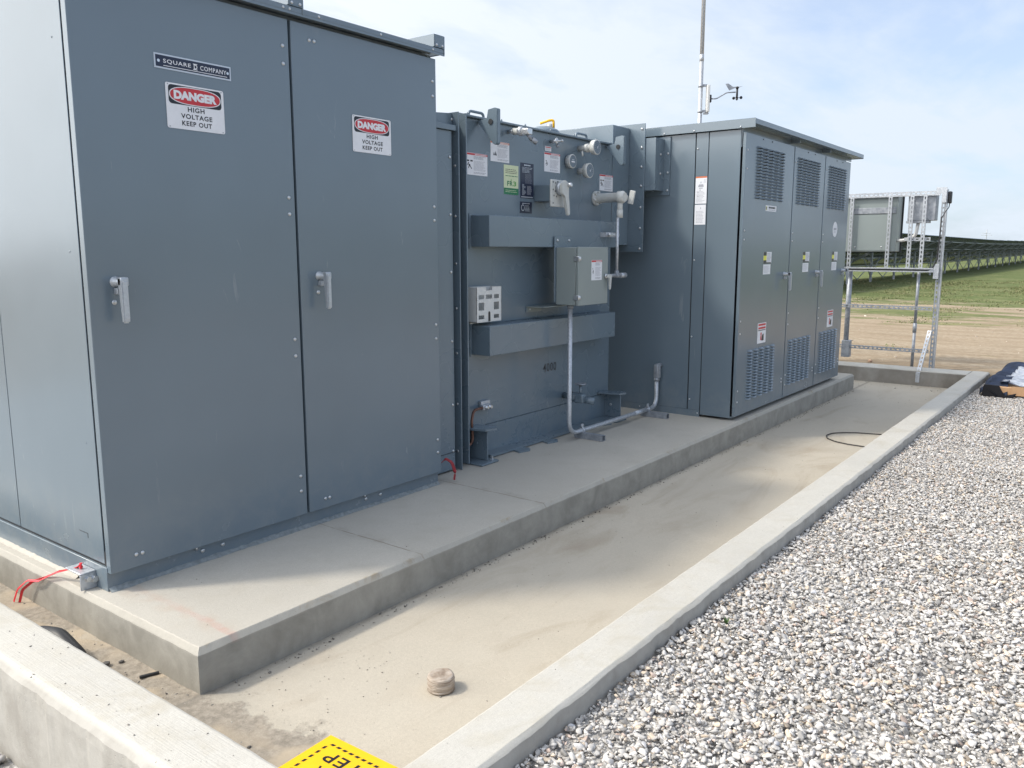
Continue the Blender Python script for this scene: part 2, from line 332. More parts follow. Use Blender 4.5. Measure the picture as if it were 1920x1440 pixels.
class Decal(G):
    """flat plate or sticker: o = lower-left corner, u right, v up, n outward"""
    def __init__(s,o,u,v,n): super().__init__(); s.o,s.u,s.v,s.n=Vector(o),Vector(u).normalized(),Vector(v).normalized(),Vector(n).normalized()
    def P(s,a_,b_,d): return s.o+s.u*a_+s.v*b_+s.n*d
    def poly(s,pts,d,m):
        vs=[s.bm.verts.new(s.P(a_,b_,d)) for a_,b_ in pts]; f=s.bm.faces.new(vs); f.material_index=s.mi(m)
        f.normal_update()
        if f.normal.dot(s.n)<0: f.normal_flip()
        return s
    def rect(s,x0,y0,x1,y1,d,m): return s.poly([(x0,y0),(x1,y0),(x1,y1),(x0,y1)],d,m)
    def rrect(s,x0,y0,x1,y1,r,d,m,k=5):
        pts=[]
        for cx_,cy_,a0 in ((x1-r,y1-r,0),(x0+r,y1-r,90),(x0+r,y0+r,180),(x1-r,y0+r,270)):
            for i in range(k+1): t=R(a0+90*i/k); pts.append((cx_+r*math.cos(t),cy_+r*math.sin(t)))
        return s.poly(pts,d,m)
    def ell(s,cx_,cy_,rx,ry,d,m,k=28): return s.poly([(cx_+rx*math.cos(2*PI*i/k),cy_+ry*math.sin(2*PI*i/k)) for i in range(k)],d,m)
    def plate(s,w_,h_,th,m,r=0.002):
        s.obox(s.P(w_/2,h_/2,th/2),s.u,s.v,s.n,(w_/2,h_/2,th/2),m); return s
    def text(s,body,x0,y0,x1,y1,d,m,bold=.0):
        vs,fs,_=text2d(body,bold); V=[s.bm.verts.new(s.P(x0+a_*(x1-x0),y0+b_*(y1-y0),d)) for a_,b_ in vs]; k=s.mi(m)
        for f in fs:
            try: q=s.bm.faces.new([V[i] for i in f])
            except ValueError: continue
            q.material_index=k; q.normal_update()
            if q.normal.dot(s.n)<0: q.normal_flip()
        return s
    def lines(s,x0,y0,x1,y1,n,d,m,fill=.45,ragged=.25):
        rnd=random.Random(int((x0+y0+x1)*9999)+n); st=(y1-y0)/n
        for i in range(n):
            yy=y1-st*(i+.5); xe=x1-(x1-x0)*ragged*rnd.random(); x=x0
            while x<xe:
                l=(x1-x0)*(.08+.2*rnd.random()); s.rect(x,yy-st*fill/2,min(x+l,xe),yy+st*fill/2,d,m); x+=l+(x1-x0)*.025
        return s
FRONT=((1,0,0),(0,0,1),(0,-1,0))       # on faces looking toward -y
SIDE=((0,-1,0),(0,0,1),(-1,0,0))       # on faces looking toward -x
def warning(x0,z0,w_,h_,plane,frame,head,parent,name='warning_label',picto='strike',lab=None):
    o=(x0,plane,z0) if frame is FRONT else (plane,x0,z0)
    D=Decal(o,*frame); D.plate(w_,h_,.0012,WLAB); e=.0018; W_,H_=w_,h_
    D.rect(0.0,H_*.90,W_,H_*.985,e,head); D.rect(W_*.42,H_*.922,W_*.95,H_*.955,e+.0004,WLAB)
    D.lines(W_*.36,H_*.72,W_*.94,H_*.87,4,e,GREYINK,.5,.3); D.lines(W_*.36,H_*.2,W_*.95,H_*.66,11,e,GREYINK,.35,.35); D.lines(W_*.36,H_*.06,W_*.95,H_*.15,2,e,GREYINK,.5,.2)
    if picto=='strike':
        D.rect(W_*.05,H_*.60,W_*.16,H_*.67,e,INK); D.rect(W_*.21,H_*.60,W_*.32,H_*.67,e,INK)
        D.ell(W_*.13,H_*.53,W_*.03,H_*.025,e,INK,10); D.poly([(W_*.10,H_*.50),(W_*.20,H_*.47),(W_*.22,H_*.38),(W_*.15,H_*.40)],e,INK); D.poly([(W_*.18,H_*.41),(W_*.22,H_*.40),(W_*.29,H_*.27),(W_*.25,H_*.27)],e,INK)
        D.poly([(W_*.14,H_*.42),(W_*.18,H_*.40),(W_*.14,H_*.28),(W_*.11,H_*.29)],e,INK); D.poly([(W_*.05,H_*.44),(W_*.10,H_*.50),(W_*.12,H_*.48),(W_*.07,H_*.42)],e,INK)
    elif picto=='bend':
        D.poly([(W_*.12,H_*.55),(W_*.17,H_*.50),(W_*.20,H_*.40),(W_*.15,H_*.30),(W_*.13,H_*.31),(W_*.16,H_*.41),(W_*.13,H_*.48)],e,INK); D.ell(W_*.11,H_*.57,W_*.03,H_*.025,e,INK,10); D.poly([(W_*.07,H_*.40),(W_*.15,H_*.47),(W_*.16,H_*.44),(W_*.08,H_*.37)],e,INK)
    elif picto=='pair':
        D.poly([(W_*.14,H_*.30),(W_*.17,H_*.47),(W_*.22,H_*.30)],e,INK); D.poly([(W_*.23,H_*.30),(W_*.25,H_*.52),(W_*.33,H_*.30)],e,INK)
    q=D.build(name,parent)
    if lab: q['label']=lab
    return q
# shared bolt mesh
BM={}
def bolt(parent,p,d,r=.009,h=.006,mat=None,name='bolt',dome=True):
    mat=mat or ZINC; key=(round(r,4),round(h,4),mat.name,dome)
    if key not in BM:
        g=G(); g.lathe((0,0,0),(0,0,1),[(-.002,r),(h*.35,r),(h*.75,r*.82),(h,r*.4)] if dome else [(0,r*1.35),(h*.25,r*1.35),(h*.26,r),(h,r)],mat,12 if dome else 6,smooth=dome)
        me=bpy.data.meshes.new('bolt'); g.bm.to_mesh(me); g.bm.free(); me.materials.append(mat); BM[key]=me
    o=bpy.data.objects.new(name,BM[key]); C.objects.link(o)
    M_=Matrix.Translation(Vector(p))@Vector(d).to_track_quat('Z','Y').to_matrix().to_4x4()
    o.parent=parent; o.matrix_parent_inverse=pinv(parent); o.matrix_basis=M_
    return o
FY=(0,-1,0); FX=(-1,0,0)
def tagpart(o,label): o['label']=label; return o

# ---------------------------------------------------------------- ground, pad, floor, curb
def terr(x):
    pts=[(9.2,-.03),(14,-.06),(30,-.28),(80,-.28),(125,0),(300,1.2),(1600,9),(9000,60)]
    if x<=pts[0][0]: return pts[0][1]
    for (a_,b_),(c_,d_) in zip(pts,pts[1:]):
        if x<=c_: t=(x-a_)/(c_-a_); return b_+(d_-b_)*t
    return pts[-1][1]
def grid_sheet(name,xs,ys,zf,m):
    nx,ny=len(xs),len(ys); V=[(x,y,zf(x,y)) for x in xs for y in ys]
    F=[(i*ny+j,(i+1)*ny+j,(i+1)*ny+j+1,i*ny+j+1) for i in range(nx-1) for j in range(ny-1)]
    me=bpy.data.meshes.new(name); me.from_pydata(V,[],F); me.materials.append(m)
    for p in me.polygons: p.use_smooth=True
    return link(name,me)
def spread(a_,b_,n,p): return [a_+(b_-a_)*(i/n)**p for i in range(n+1)]
xs=[-4000,-600,-100,-30,-12,-6,-3,-.6]; xs=sorted(set(xs))
# one sheet to the horizon; it dips under the gravel bed and the containment
def gz(x,y):
    if x<=9.06: return -.45
    n=noise.noise(Vector((x*.5,y*.5,0)))*.025+noise.noise(Vector((x*1.7,y*1.7,3)))*.012
    return terr(x)+n*min(1,(x-9.06)/1.0)
X_=[-5000,-500,-60,-10,0,5,9.0,9.05]+[9.07,9.3,9.6,10,10.4,10.8,11.3,11.8,12.4,13,13.7,14.4,15.2,16,17,18,19,20,21.5,23,25,27,30,33,37,42,48,55,63,72,82,95,110,125,150,200,300,600,1500,3500,7500]
Y_=[-7000,-2000,-600,-200,-90,-50,-30,-20,-15]+[-12+.6*i for i in range(45)]+[16,18,21,25,30,38,50,70,110,200,500,1500,7000]
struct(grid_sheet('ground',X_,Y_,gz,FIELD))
struct(grid_sheet('gravel_bed',[-9,-4,-1,0,1,2,3,4,5,6,7,8,9.04,9.35,9.6],[-9,-6,-4,-3,-2.6,-2.3,-2,-1.885],lambda x,y:-.081 if x>-.52 else -.36,BED))
struct(grid_sheet('side_gravel_bed',[-9,-5,-3,-2,-1,-.5],[-1.9,-1,0,1,3,8],lambda x,y:-.345,BED))
# floor inside the curb
def fz(x,y):
    d=max(0,min(1,(.02-x)/.06)); n=noise.noise(Vector((x*9,y*9,0)))*.006+noise.noise(Vector((x*25,y*25,5)))*.004
    return -.17+d*(.006+n)
g=[]; fx=[-.31+.022*i for i in range(16)]+[.06+.0+.25*i for i in range(36)]; fx=[x for x in fx if x<8.7]+[8.705]; fy=[-1.725+.04*i for i in range(62)]+[.9,1.3,1.8,2.4,3.0]
fy=sorted(set(round(v,4) for v in fy)); struct(grid_sheet('containment_floor',fx,fy,fz,CFLOOR))
# equipment pad with chamfered, slightly chipped edge
def ring_path(x0,x1,y0,y1,st):
    P=[]
    def seg(a_,b_):
        n=max(1,int((Vector(b_)-Vector(a_)).length/st)); return [(a_[0]+(b_[0]-a_[0])*i/n,a_[1]+(b_[1]-a_[1])*i/n) for i in range(n)]
    c=[(x0,y0),(x1,y0),(x1,y1),(x0,y1)]
    for i in range(4): P+=seg(c[i],c[(i+1)%4])
    return P
def pad():
    g=G(); k=g.mi(CPAD); x0,x1,y0,y1=-.0701,8.03,-.7033,2.2; mx_,my_=(x0+x1)/2,(y0+y1)/2
    P=ring_path(x0,x1,y0,y1,.025)
    def ins(p,d,z,amp,sd):
        x,y=p; n1_=noise.noise(Vector((x*14,y*14,sd)))*amp+noise.noise(Vector((x*45,y*45,sd+3)))*amp*.5
        dd=d+n1_; xx=min(max(x,x0+dd),x1-dd); yy=min(max(y,y0+dd),y1-dd)
        return g.bm.verts.new((xx,yy,z+n1_*.4))
    rings=[[ins(p,0,-.4,0,0) for p in P],[ins(p,0,-.10,.0015,1) for p in P],[ins(p,.0,-.021,.003,2) for p in P],[ins(p,.019,0,.003,4) for p in P]]
    for v in rings[-1]: v.co.z=0
    g.loft(rings,CPAD,False,False); f=g.bm.faces.new(rings[-1]); f.material_index=k
    return struct(g.build('equipment_pad'))
pad()
# containment curb: swept profile, one mesh
def curb():
    g=G(); k=g.mi(CCURB)
    def side(p0,p1,inn,width,zb_in,zb_out,jag,sd,ch=.010):
        p0=Vector(p0); p1=Vector(p1); L=(p1-p0).length; n=int(L/.02); inn=Vector(inn)
        prof=[(0,zb_in),(0,-.012),(.004,-.003),(.012,0),(width*.5,.0015),(width-ch*1.3,0),(width-ch,-.002),(width,-ch),(width+.003,-ch-.03),(width+.006,zb_out)]
        rows=[]
        for i in range(n+1):
            c=p0+(p1-p0)*i/n; r_=[]
            for j,(a_,z) in enumerate(prof):
                q=c-inn*a_; nz=noise.noise(Vector((q.x*3,q.y*3,sd)))*.002; e=0
                if 4<j<9: e=noise.noise(Vector((c.x*9,c.y*9,sd)))*jag+noise.noise(Vector((c.x*30,c.y*30,sd+j*.3)))*jag*.5
                if 0<j<4: e=noise.noise(Vector((c.x*16,c.y*16,sd+9)))*.002
                q=q+inn*e; r_.append(g.bm.verts.new((q.x,q.y,z+.005+(nz if j>0 and j<9 else 0)+(e*.5 if 5<j<9 else 0))))
            rows.append(r_)
        for a_,b_ in zip(rows,rows[1:]):
            for j in range(len(prof)-1):
                f=g.bm.faces.new((a_[j],b_[j],b_[j+1],a_[j+1])); f.material_index=k
        for r_ in (rows[0][::-1],rows[-1]):
            f=g.bm.faces.new(r_); f.material_index=k
        for f in g.bm.faces: pass
    side((-.520,-1.7207,0),(9.03,-1.7207,0),(0,1,0),.1764,-.30,-.34,.006,1,.012)
    side((-.306,-1.7195,0),(-.306,3.2,0),(1,0,0),.208,-.30,-.42,.006,5,.028)
    side((8.702,-1.7195,0),(8.702,3.2,0),(-1,0,0),.324,-.30,-.34,.004,8)
    side((-.3,2.95,0),(8.69,2.95,0),(0,-1,0),.2,-.30,-.42,.004,12)
    bmesh.ops.recalc_face_normals(g.bm,faces=g.bm.faces[:])
    return struct(g.build('containment_curb'))
curb()

# ---------------------------------------------------------------- gravel stones and grit
def ico(sub):
    bm=bmesh.new(); bmesh.ops.create_icosphere(bm,subdivisions=sub,radius=1); V=np.array([v.co[:] for v in bm.verts]); F=np.array([[v.index for v in f.verts] for f in bm.faces]); bm.free(); return V,F
def stones(name,pos,size,cols,mat,sub=1,rough=.22,smooth=False,flat=.62):
    V,F=ico(sub); n=len(pos); nv=len(V); protos=[]
    for i in range(14):
        r_=np.random.default_rng(100+i+sub*50); Q=V.copy()
        for k in range(7 if sub>1 else 4):       # chop with planes -> angular pebbles
            d=r_.normal(size=3); d/=np.linalg.norm(d); t=.34+.42*r_.random(); h=Q@d; Q=Q-np.outer(np.maximum(h-t,0)*.97,d)
        Q=Q*(1+r_.normal(size=(nv,1))*rough*(.3 if sub>1 else .8)); Q/=np.abs(Q).max(0); protos.append(Q)
    pr=np.array(protos)[rng.integers(0,14,n)]
    asp=np.stack([1+.35*rng.random(n),.62+.33*rng.random(n),flat*(.55+.6*rng.random(n))],1)
    P=pr*asp[:,None,:]*size[:,None,None]*.5
    yawr=rng.random(n)*2*PI; tx=rng.normal(size=n)*.38; ty=rng.normal(size=n)*.38
    cx_,sx_=np.cos(tx),np.sin(tx); y_=P[:,:,1]*cx_[:,None]-P[:,:,2]*sx_[:,None]; z_=P[:,:,1]*sx_[:,None]+P[:,:,2]*cx_[:,None]; x_=P[:,:,0]
    cy_,sy_=np.cos(ty),np.sin(ty); x2=x_*cy_[:,None]+z_*sy_[:,None]; z2=-x_*sy_[:,None]+z_*cy_[:,None]
    c_,s_=np.cos(yawr),np.sin(yawr); X=x2*c_[:,None]-y_*s_[:,None]; Y=x2*s_[:,None]+y_*c_[:,None]
    W=np.stack([X+pos[:,0:1],Y+pos[:,1:2],z2+pos[:,2:3]],2).reshape(-1,3)
    FF=(F[None]+(np.arange(n)*nv)[:,None,None]).reshape(-1)
    me=bpy.data.meshes.new(name); me.vertices.add(len(W)); me.vertices.foreach_set('co',W.astype(np.float32).ravel())
    nf=n*len(F); me.loops.add(nf*3); me.loops.foreach_set('vertex_index',FF.astype(np.int32)); me.polygons.add(nf)
    me.polygons.foreach_set('loop_start',np.arange(nf,dtype=np.int32)*3); me.polygons.foreach_set('loop_total',np.full(nf,3,np.int32))
    if smooth: me.polygons.foreach_set('use_smooth',np.ones(nf,bool))
    at=me.attributes.new('tint','FLOAT_COLOR','POINT'); cc=np.concatenate([np.repeat(cols,nv,0),np.ones((n*nv,1))],1); at.data.foreach_set('color',cc.astype(np.float32).ravel())
    me.update(calc_edges=True); me.materials.append(mat); return link(name,me)
def stone_cols(n):
    t=rng.random(n); g_=np.where(t<.46,.55+.19*rng.random(n),np.where(t<.88,.42+.16*rng.random(n),.24+.12*rng.random(n)))
    c=np.stack([g_*1.02,g_*1.0,g_*.98],1); m=rng.random(n); c*=np.array([1.03,1.0,.955]); c[m<.10]*=np.array([1.06,.93,.78]); c[(m>.10)&(m<.16)]*=np.array([.95,.98,1.05]); c[(m>.2)&(m<.24)]*=np.array([1.05,.88,.8]); return np.clip(c,0,.8)
def scatter(n,x0,x1,y0,y1): return np.stack([x0+(x1-x0)*rng.random(n),y0+(y1-y0)*rng.random(n)],1)
CX,CY=-1.5258,-3.1588
def gravel():
    parts=[]
    # dense near field where single stones show, then the far bed
    def layer(n,x0,x1,y0,y1,keep,smin,smax,zb,zj,sub,nm,smooth):
        p=scatter(n,x0,x1,y0,y1); ym=CY+(p[:,0]-CX)*0.0945; k=keep(p,ym); p=p[k]; m=len(p)
        s_=smin+(smax-smin)*rng.random(m)**2.6; p[:,1]=np.minimum(p[:,1],-1.903-s_*.42)
        und=np.array([noise.noise(Vector((a_*1.3,b_*1.3,0)))*.016 for a_,b_ in p])
        z=zb+und+rng.random(m)*zj; o=stones(nm,np.concatenate([p,z[:,None]],1),s_,stone_cols(m),STONE,sub,smooth=smooth); o['kind']='stuff'; o['label']='crushed grey and white gravel beside the curb'; return o
    layer(78000,-.9,3.4,-3.6,-1.9,lambda p,ym:p[:,1]>ym-.25,.008,.030,-.084,.026,2,'gravel',False)
    layer(135000,3.4,9.45,-3.4,-1.9,lambda p,ym:p[:,1]>ym-.12,.010,.025,-.084,.028,1,'gravel',False)
    layer(42000,-2.0,9.45,-6,-2.0,lambda p,ym:p[:,1]<ym-.2,.02,.055,-.086,.03,1,'gravel',False)
    n=2600; p=scatter(n,-1.6,-.535,-1.8,1.2); s_=.018+.035*rng.random(n)**1.6; o=stones('gravel',np.concatenate([p,(-.335+rng.random(n)*.035)[:,None]],1),s_,stone_cols(n)*.8,STONE,2,smooth=True,flat=.8); o['kind']='stuff'; o['label']='rounded grey stones left of the curb'
gravel()
def grit():
    P=[];Sz=[];Cc=[]
    def add(n,x0,x1,y0,y1,z,a_,b_,dark):
        p=scatter(n,x0,x1,y0,y1); P.append(np.concatenate([p,np.full((n,1),z)],1)); Sz.append(a_+(b_-a_)*rng.random(n)**3)
        g_=(.10+.2*rng.random(n)) if dark else (.3+.25*rng.random(n)); Cc.append(np.stack([g_*1.1,g_,g_*.86],1))
    add(420,-.3,-.075,-1.1,1.2,-.166,.003,.016,True); add(500,-.3,-.075,-1.1,1.2,-.166,.002,.010,False)
    add(160,-.05,.5,-1.2,-.75,-.168,.001,.006,True); add(300,0,8.6,-1.70,-.72,-.1685,.001,.006,True); add(260,0,8.6,-1.70,-.72,-.1685,.002,.010,False)
    add(700,.05,8,-.76,-.71,-.167,.003,.014,True); add(240,0,8,-.66,.05,.001,.0015,.006,True); add(60,-.5,-.32,-1.7,.8,.007,.003,.010,True); add(110,-.2,9,-1.88,-1.73,.006,.001,.006,True)
    add(220,8.3,8.7,-1.7,.5,-.166,.004,.02,False)
    o=stones('loose_grit',np.concatenate(P),np.concatenate(Sz),np.concatenate(Cc),STONE,1); o['kind']='stuff'; o['label']='loose grit and crumbs on the concrete'
grit()
def field_stones():
    n=500; p=scatter(n,9.6,24,-6,9); z=np.array([gz(a_,b_) for a_,b_ in p]); s_=.012+.05*rng.random(n)**4; g_=(.45+.3*rng.random(n)); c=np.stack([g_*1.08,g_*.93,g_*.78],1)
    o=stones('field_pebbles',np.concatenate([p,z[:,None]],1),s_,c,STONE,1); o['kind']='stuff'; o['label']='pale pebbles on the bare dirt'
field_stones()
def grass():
    n=520000; d=11.5+42*rng.random(n)**1.25; th=R(-18)+R(62)*rng.random(n); p=np.stack([CX+d*np.cos(th),CY+d*np.sin(th)],1)
    q=np.array([noise.noise(Vector((a_*.30,b_*.8,0)))+.6*noise.noise(Vector((a_*1.1,b_*2.4,4))) for a_,b_ in p]); dist=p[:,0]*.97-p[:,1]*.25
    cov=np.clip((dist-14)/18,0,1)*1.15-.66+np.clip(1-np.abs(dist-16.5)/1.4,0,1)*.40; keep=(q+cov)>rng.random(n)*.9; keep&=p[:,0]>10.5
    p=p[keep]; q=q[keep]; n=len(p); z=np.array([gz(a_,b_) for a_,b_ in p]); 
    h=(.008+.030*rng.random(n)**2)*np.clip(.7+dist[keep]/60,.6,1.4); a_=rng.random(n)*2*PI; wd=.006+.012*rng.random(n)+dist[keep]*.0002; lean=h*.6*rng.normal(size=n)
    bx=np.cos(a_)*wd; by=np.sin(a_)*wd
    v0=np.stack([p[:,0]-bx,p[:,1]-by,z-.01],1); v1=np.stack([p[:,0]+bx,p[:,1]+by,z-.01],1); v2=np.stack([p[:,0]-by*2+lean*np.sin(a_),p[:,1]+lean*np.cos(a_),z+h],1)
    W=np.stack([v0,v1,v2],1).reshape(-1,3); me=bpy.data.meshes.new('grass'); me.vertices.add(3*n); me.vertices.foreach_set('co',W.astype(np.float32).ravel())
    me.loops.add(3*n); me.loops.foreach_set('vertex_index',np.arange(3*n,dtype=np.int32)); me.polygons.add(n); me.polygons.foreach_set('loop_start',np.arange(n,dtype=np.int32)*3); me.polygons.foreach_set('loop_total',np.full(n,3,np.int32))
    t=rng.random(n); col=np.stack([.12+.08*t,.14+.08*t,.06+.035*t],1); dry=rng.random(n)<.34; col[dry]=np.array([.25,.23,.12])*(.7+.5*rng.random((dry.sum(),1)))
    at=me.attributes.new('tint','FLOAT_COLOR','POINT'); at.data.foreach_set('color',np.concatenate([np.repeat(col,3,0),np.ones((3*n,1))],1).astype(np.float32).ravel())
    me.update(calc_edges=True); me.materials.append(GRASS); o=link('grass',me); o['kind']='stuff'; o['label']='patchy green grass on the dirt field'; print('blades',n)
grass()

# ---------------------------------------------------------------- tall two-door switchgear cabinet
def handle(parent,x,y,zt,s=1.0,name='handle',mat=CAST):
    g=G(); z=zt-.02*s
    g.lathe((x,y+.002,z),FY,[(0,.021*s),(.006*s,.021*s),(.008*s,.0165*s),(.045*s,.0165*s),(.05*s,.013*s)],mat,20)
    g.obox((x+.004*s,y-.052*s,z+.001),(1,0,0),(0,1,0),(0,0,1),(.017*s,.017*s,.0175*s),mat,.006*s)
    g.prism([(-.0,0.018),(.022,.018),(.034,.006),(.034,-.145),(.030,-.157),(.014,-.157),(.014,-.03),(-.0,-.022)],(x,y-.042*s,z),(0,-s,0),(0,0,s),.026*s,mat,.005*s)
    g.obox((x+.002,y-.014*s,z-.036*s),(1,0,0),(0,1,0),(0,0,1),(.010*s,.014*s,.012*s),mat,.003*s)
    return g.build(name,parent)
def danger(parent,x0,z0,W_,H_,y):
    D=Decal((x0,y,z0),*FRONT); D.rrect(0,0,W_,H_,.008,.0022,WLAB); D.obox(D.P(W_/2,H_/2,.001),D.u,D.v,D.n,(W_/2-.004,H_/2-.004,.001),WLAB)
    D.rrect(W_*.045,H_*.545,W_*.955,H_*.965,.014,.0026,INK); cy_=H_*.755
    
    def stad(a_,b_,d,m): D.poly([(W_/2+a_*math.copysign(abs(math.cos(t))**.72,math.cos(t)),cy_+b_*math.copysign(abs(math.sin(t))**.86,math.sin(t))) for t in [2*PI*i/48 for i in range(48)]],d,m)
    stad(W_*.445,H_*.198,.003,WLAB); stad(W_*.428,H_*.180,.0034,REDL)
    D.text('DANGER',W_*.13,H_*.655,W_*.87,H_*.855,.0038,WLAB,.065)
    D.text('HIGH',W_*.355,H_*.405,W_*.645,H_*.515,.0026,INK,.028); D.text('VOLTAGE',W_*.235,H_*.245,W_*.775,H_*.355,.0026,INK,.028); D.text('KEEP OUT',W_*.245,H_*.085,W_*.765,H_*.195,.0026,INK,.028)
    for a_ in (.04,.96):
        for b_ in (.035,.965): D.ell(W_*a_,H_*b_,.003,.003,.003,GREYINK,8)
    return D.build('danger_sign',parent)
A=thing('switchgear_cabinet','tall blue grey two door steel cabinet with danger signs at the near pad end','switchgear',(.98,.85,0))
g=G()
g.box(.006,1.952,.045,1.70,.10,2.392,DARKIN)
for x0,x1,y0,y1,z0,z1 in ((0,.0045,.047,.807,.112,2.392),(0,.0045,.813,1.70,.112,2.392)): g.box(x0,x1,y0,y1,z0,z1,PAINT,.0015,1)
g.box(1.952,1.957,.045,1.70,.078,2.392,PAINT); g.box(0.0,1.957,1.70,1.704,.078,2.392,PAINT)
g.box(.0,1.957,.036,.044,2.372,2.398,PAINT)
g.build('body',A)
g=G(); g.box(-.004,1.961,.03,1.70,-.001,.1,PAINT,.002,1); g.build('plinth',A)
g=G(); k=g.mi(SEAL)
def bead(g,p0,p1,nrm,m,hgt=.028,wid=.03,sd=0,n=None):
    p0=Vector(p0);p1=Vector(p1);nrm=Vector(nrm); n=n or int((p1-p0).length/.012); rows=[]
    for i in range(n+1):
        c=p0+(p1-p0)*i/n; q=noise.noise(Vector((c.x*7,c.y*7,sd)))*.5+noise.noise(Vector((c.x*30,c.y*30,sd)))*.35; hh=hgt*(1+q); ww=wid*(1+.8*q)
        rows.append([g.bm.verts.new(c+nrm*a_*ww+Vector((0,0,b_*hh+.0005))) for a_,b_ in ((-.1,1),(.12,.95),(.35,.5),(.75,.18),(1,0))])
    kk=g.mi(m)
    for a_,b_ in zip(rows,rows[1:]):
        for j in range(4): f=g.bm.faces.new((a_[j],a_[j+1],b_[j+1],b_[j])); f.material_index=kk; f.smooth=True
bead(g,(0,.03,0),(1.96,.03,0),(0,-1,0),SEAL,.014,.020); bead(g,(-.004,1.7,0),(-.004,.27,0),(-1,0,0),CPAD,.012,.018,3); g.build('sealant_bead',A)
for x0,x1,hx,first in ((0.0,.9785,.104,True),(.9925,1.958,1.104,False)):
    g=G(); g.box(x0,x1,0,.036,.078,2.377,PAINT,.003,2); d=g.build('door',A)
    handle(d,hx,0,1.255)
    bolt(d,(hx-.008,0,1.156),FY,.010,.005)
    for z in (2.258,2.181,1.594,1.52,.941,.862,.275,.2): bolt(d,((.945 if first else 1.929),0,z),FY,.0085,.006)
    if first:
        danger(d,.365,1.84,.262,.175,0)
        D=Decal((.325,0,2.063),*FRONT); D.plate(.344,.056,.0025,SILV); D.rect(.006,.006,.338,.050,.003,NAVY)
        D.text('SQUARE',.038,.020,.158,.038,.0034,WLAB,.012); D.text('COMPANY',.200,.020,.322,.038,.0034,WLAB,.012)
        D.rect(.168,.017,.187,.020,.0034,WLAB); D.rect(.168,.038,.187,.041,.0034,WLAB); D.text('D',.171,.020,.187,.038,.0036,WLAB,.02); D.rect(.038,.011,.325,.0135,.0034,WLAB)
        for x in (.018,.328): D.ell(x,.028,.006,.006,.0036,ZINC,12)
        D.build('nameplate',d)
        for x in (.106,.133): bolt(d,(x,0,.132),FY,.0085,.006)
    else:
        danger(d,1.344,1.838,.262,.175,0)
        for x in (1.097,1.125): bolt(d,(x,0,2.31),FY,.0085,.006)
        for x in (1.092,1.119): bolt(d,(x,0,.127),FY,.0085,.006)
for x in (.421,.522,1.389,1.495): bolt(A,(x,.03,.047),FY,.010,.006)
for x in (.385,1.372): 
    g=G(); g.cyl((x,.018,.062),(x,.018,.08),.006,ZINC,10); g.build('door_pin',A)
for z in (2.13,1.35,.6): bolt(A,(0,.12,z),FX,.004,.002,PAINT)
g=G(); g.box(-.02,1.992,-.036,1.74,2.402,2.427,PAINT,.003,1); g.box(-.02,1.992,-.036,-.030,2.392,2.403,PAINT); g.build('roof',A)
for x in (.75,.93,.965,1.13,1.52,1.9): bolt(A,(x,-.036,2.412),FY,.006,.004)
for x0 in (.955,1.905):
    g=G(); g.box(x0,x0+.006,-.040,1.74,2.428,2.492,PAINT,.0015,1); g.box(x0+.0065,x0+.078,-.040,1.74,2.428,2.434,PAINT); g.box(x0+.078,x0+.085,-.040,1.74,2.40,2.492,PAINT,.0015,1); g.box(x0+.0065,x0+.0775,-.040,-.034,2.43,2.492,PAINT); g.build('lifting_channel',A)
    bolt(A,(x0+.02,-.04,2.44),FY,.007,.005); bolt(A,(x0+.065,-.04,2.44),FY,.007,.005)
# side details: knockout marks, hinge strip
g=G(); g.box(-.0008,.0,.17,.24,.214,.216,INK); g.box(-.0008,0,.168,.171,.196,.216,INK); g.ring; g.build('knockout_mark',A)
g=G(); g.box(.001,.006,.0365,.046,.105,.165,RUBBER); g.build('hinge',A)
# earthing angle at the corner with red ribbon tied on
g=G(); g.box(-.068,-.0045,.118,.245,.066,.073,GALV,.002,1); g.box(-.068,-.0045,.118,.125,.001,.066,GALV,.001,1); ag=g.build('anchor_angle',A)
bolt(ag,(-.038,.118,.045),FY,.011,.012,ZINC,'bolt',False); bolt(ag,(-.014,.118,.040),FY,.013,.016,ZINC,'bolt',False)
for x in (.10,.26): pass
def ribbon(name,pts,wd,m,label,twist=1.5,th=.0006):
    g=G(); k=g.mi(m); P=fillet(pts,.05,5); rows=[]
    for i,p in enumerate(P):
        t=(P[min(i+1,len(P)-1)]-P[max(i-1,0)]).normalized(); a_=twist*i/len(P)+.5*noise.noise(p*14); u=t.cross(Vector((0,0,1))); u=u.normalized() if u.length>.05 else Vector((0,1,0)); v=t.cross(u)
        dd=(u*math.cos(a_)+v*math.sin(a_))*wd/2; nn=t.cross(dd).normalized()*th
        rows.append([g.bm.verts.new(q) for q in (p-dd-nn,p+dd-nn,p+dd+nn,p-dd+nn)])
    g.loft(rows,m,True,False); return g
g=ribbon('r',[(-.036,.178,.095),(-.04,.19,.078),(-.06,.30,.045),(-.07,.42,-.01),(-.085,.53,-.055),(-.10,.60,-.105),(-.11,.625,-.18)],.012,RIB,'')
g2=ribbon('r',[(-.03,.165,.10),(-.045,.21,.072),(-.075,.33,.03),(-.09,.45,-.03),(-.098,.545,-.048),(-.115,.61,-.10),(-.125,.635,-.16)],.010,RIB,'',-1.2)
me=bpy.data.meshes.new('t'); g2.bm.to_mesh(me); g2.bm.free(); g.bm.from_mesh(me); g.lathe((-.036,.175,.074),(0,0,1),[(0,.005),(.008,.008),(.016,.004),(.024,.006)],RIB,8)
tag(g.build('marker_ribbon'),'red plastic ribbon blowing from the anchor angle at the near cabinet corner','ribbon')
g=ribbon('r',[(1.985,.02,.125),(1.995,.0,.15),(2.03,-.02,.12),(2.045,-.03,.06),(2.03,-.035,.018)],.020,RIBD,'',1.8,.002)
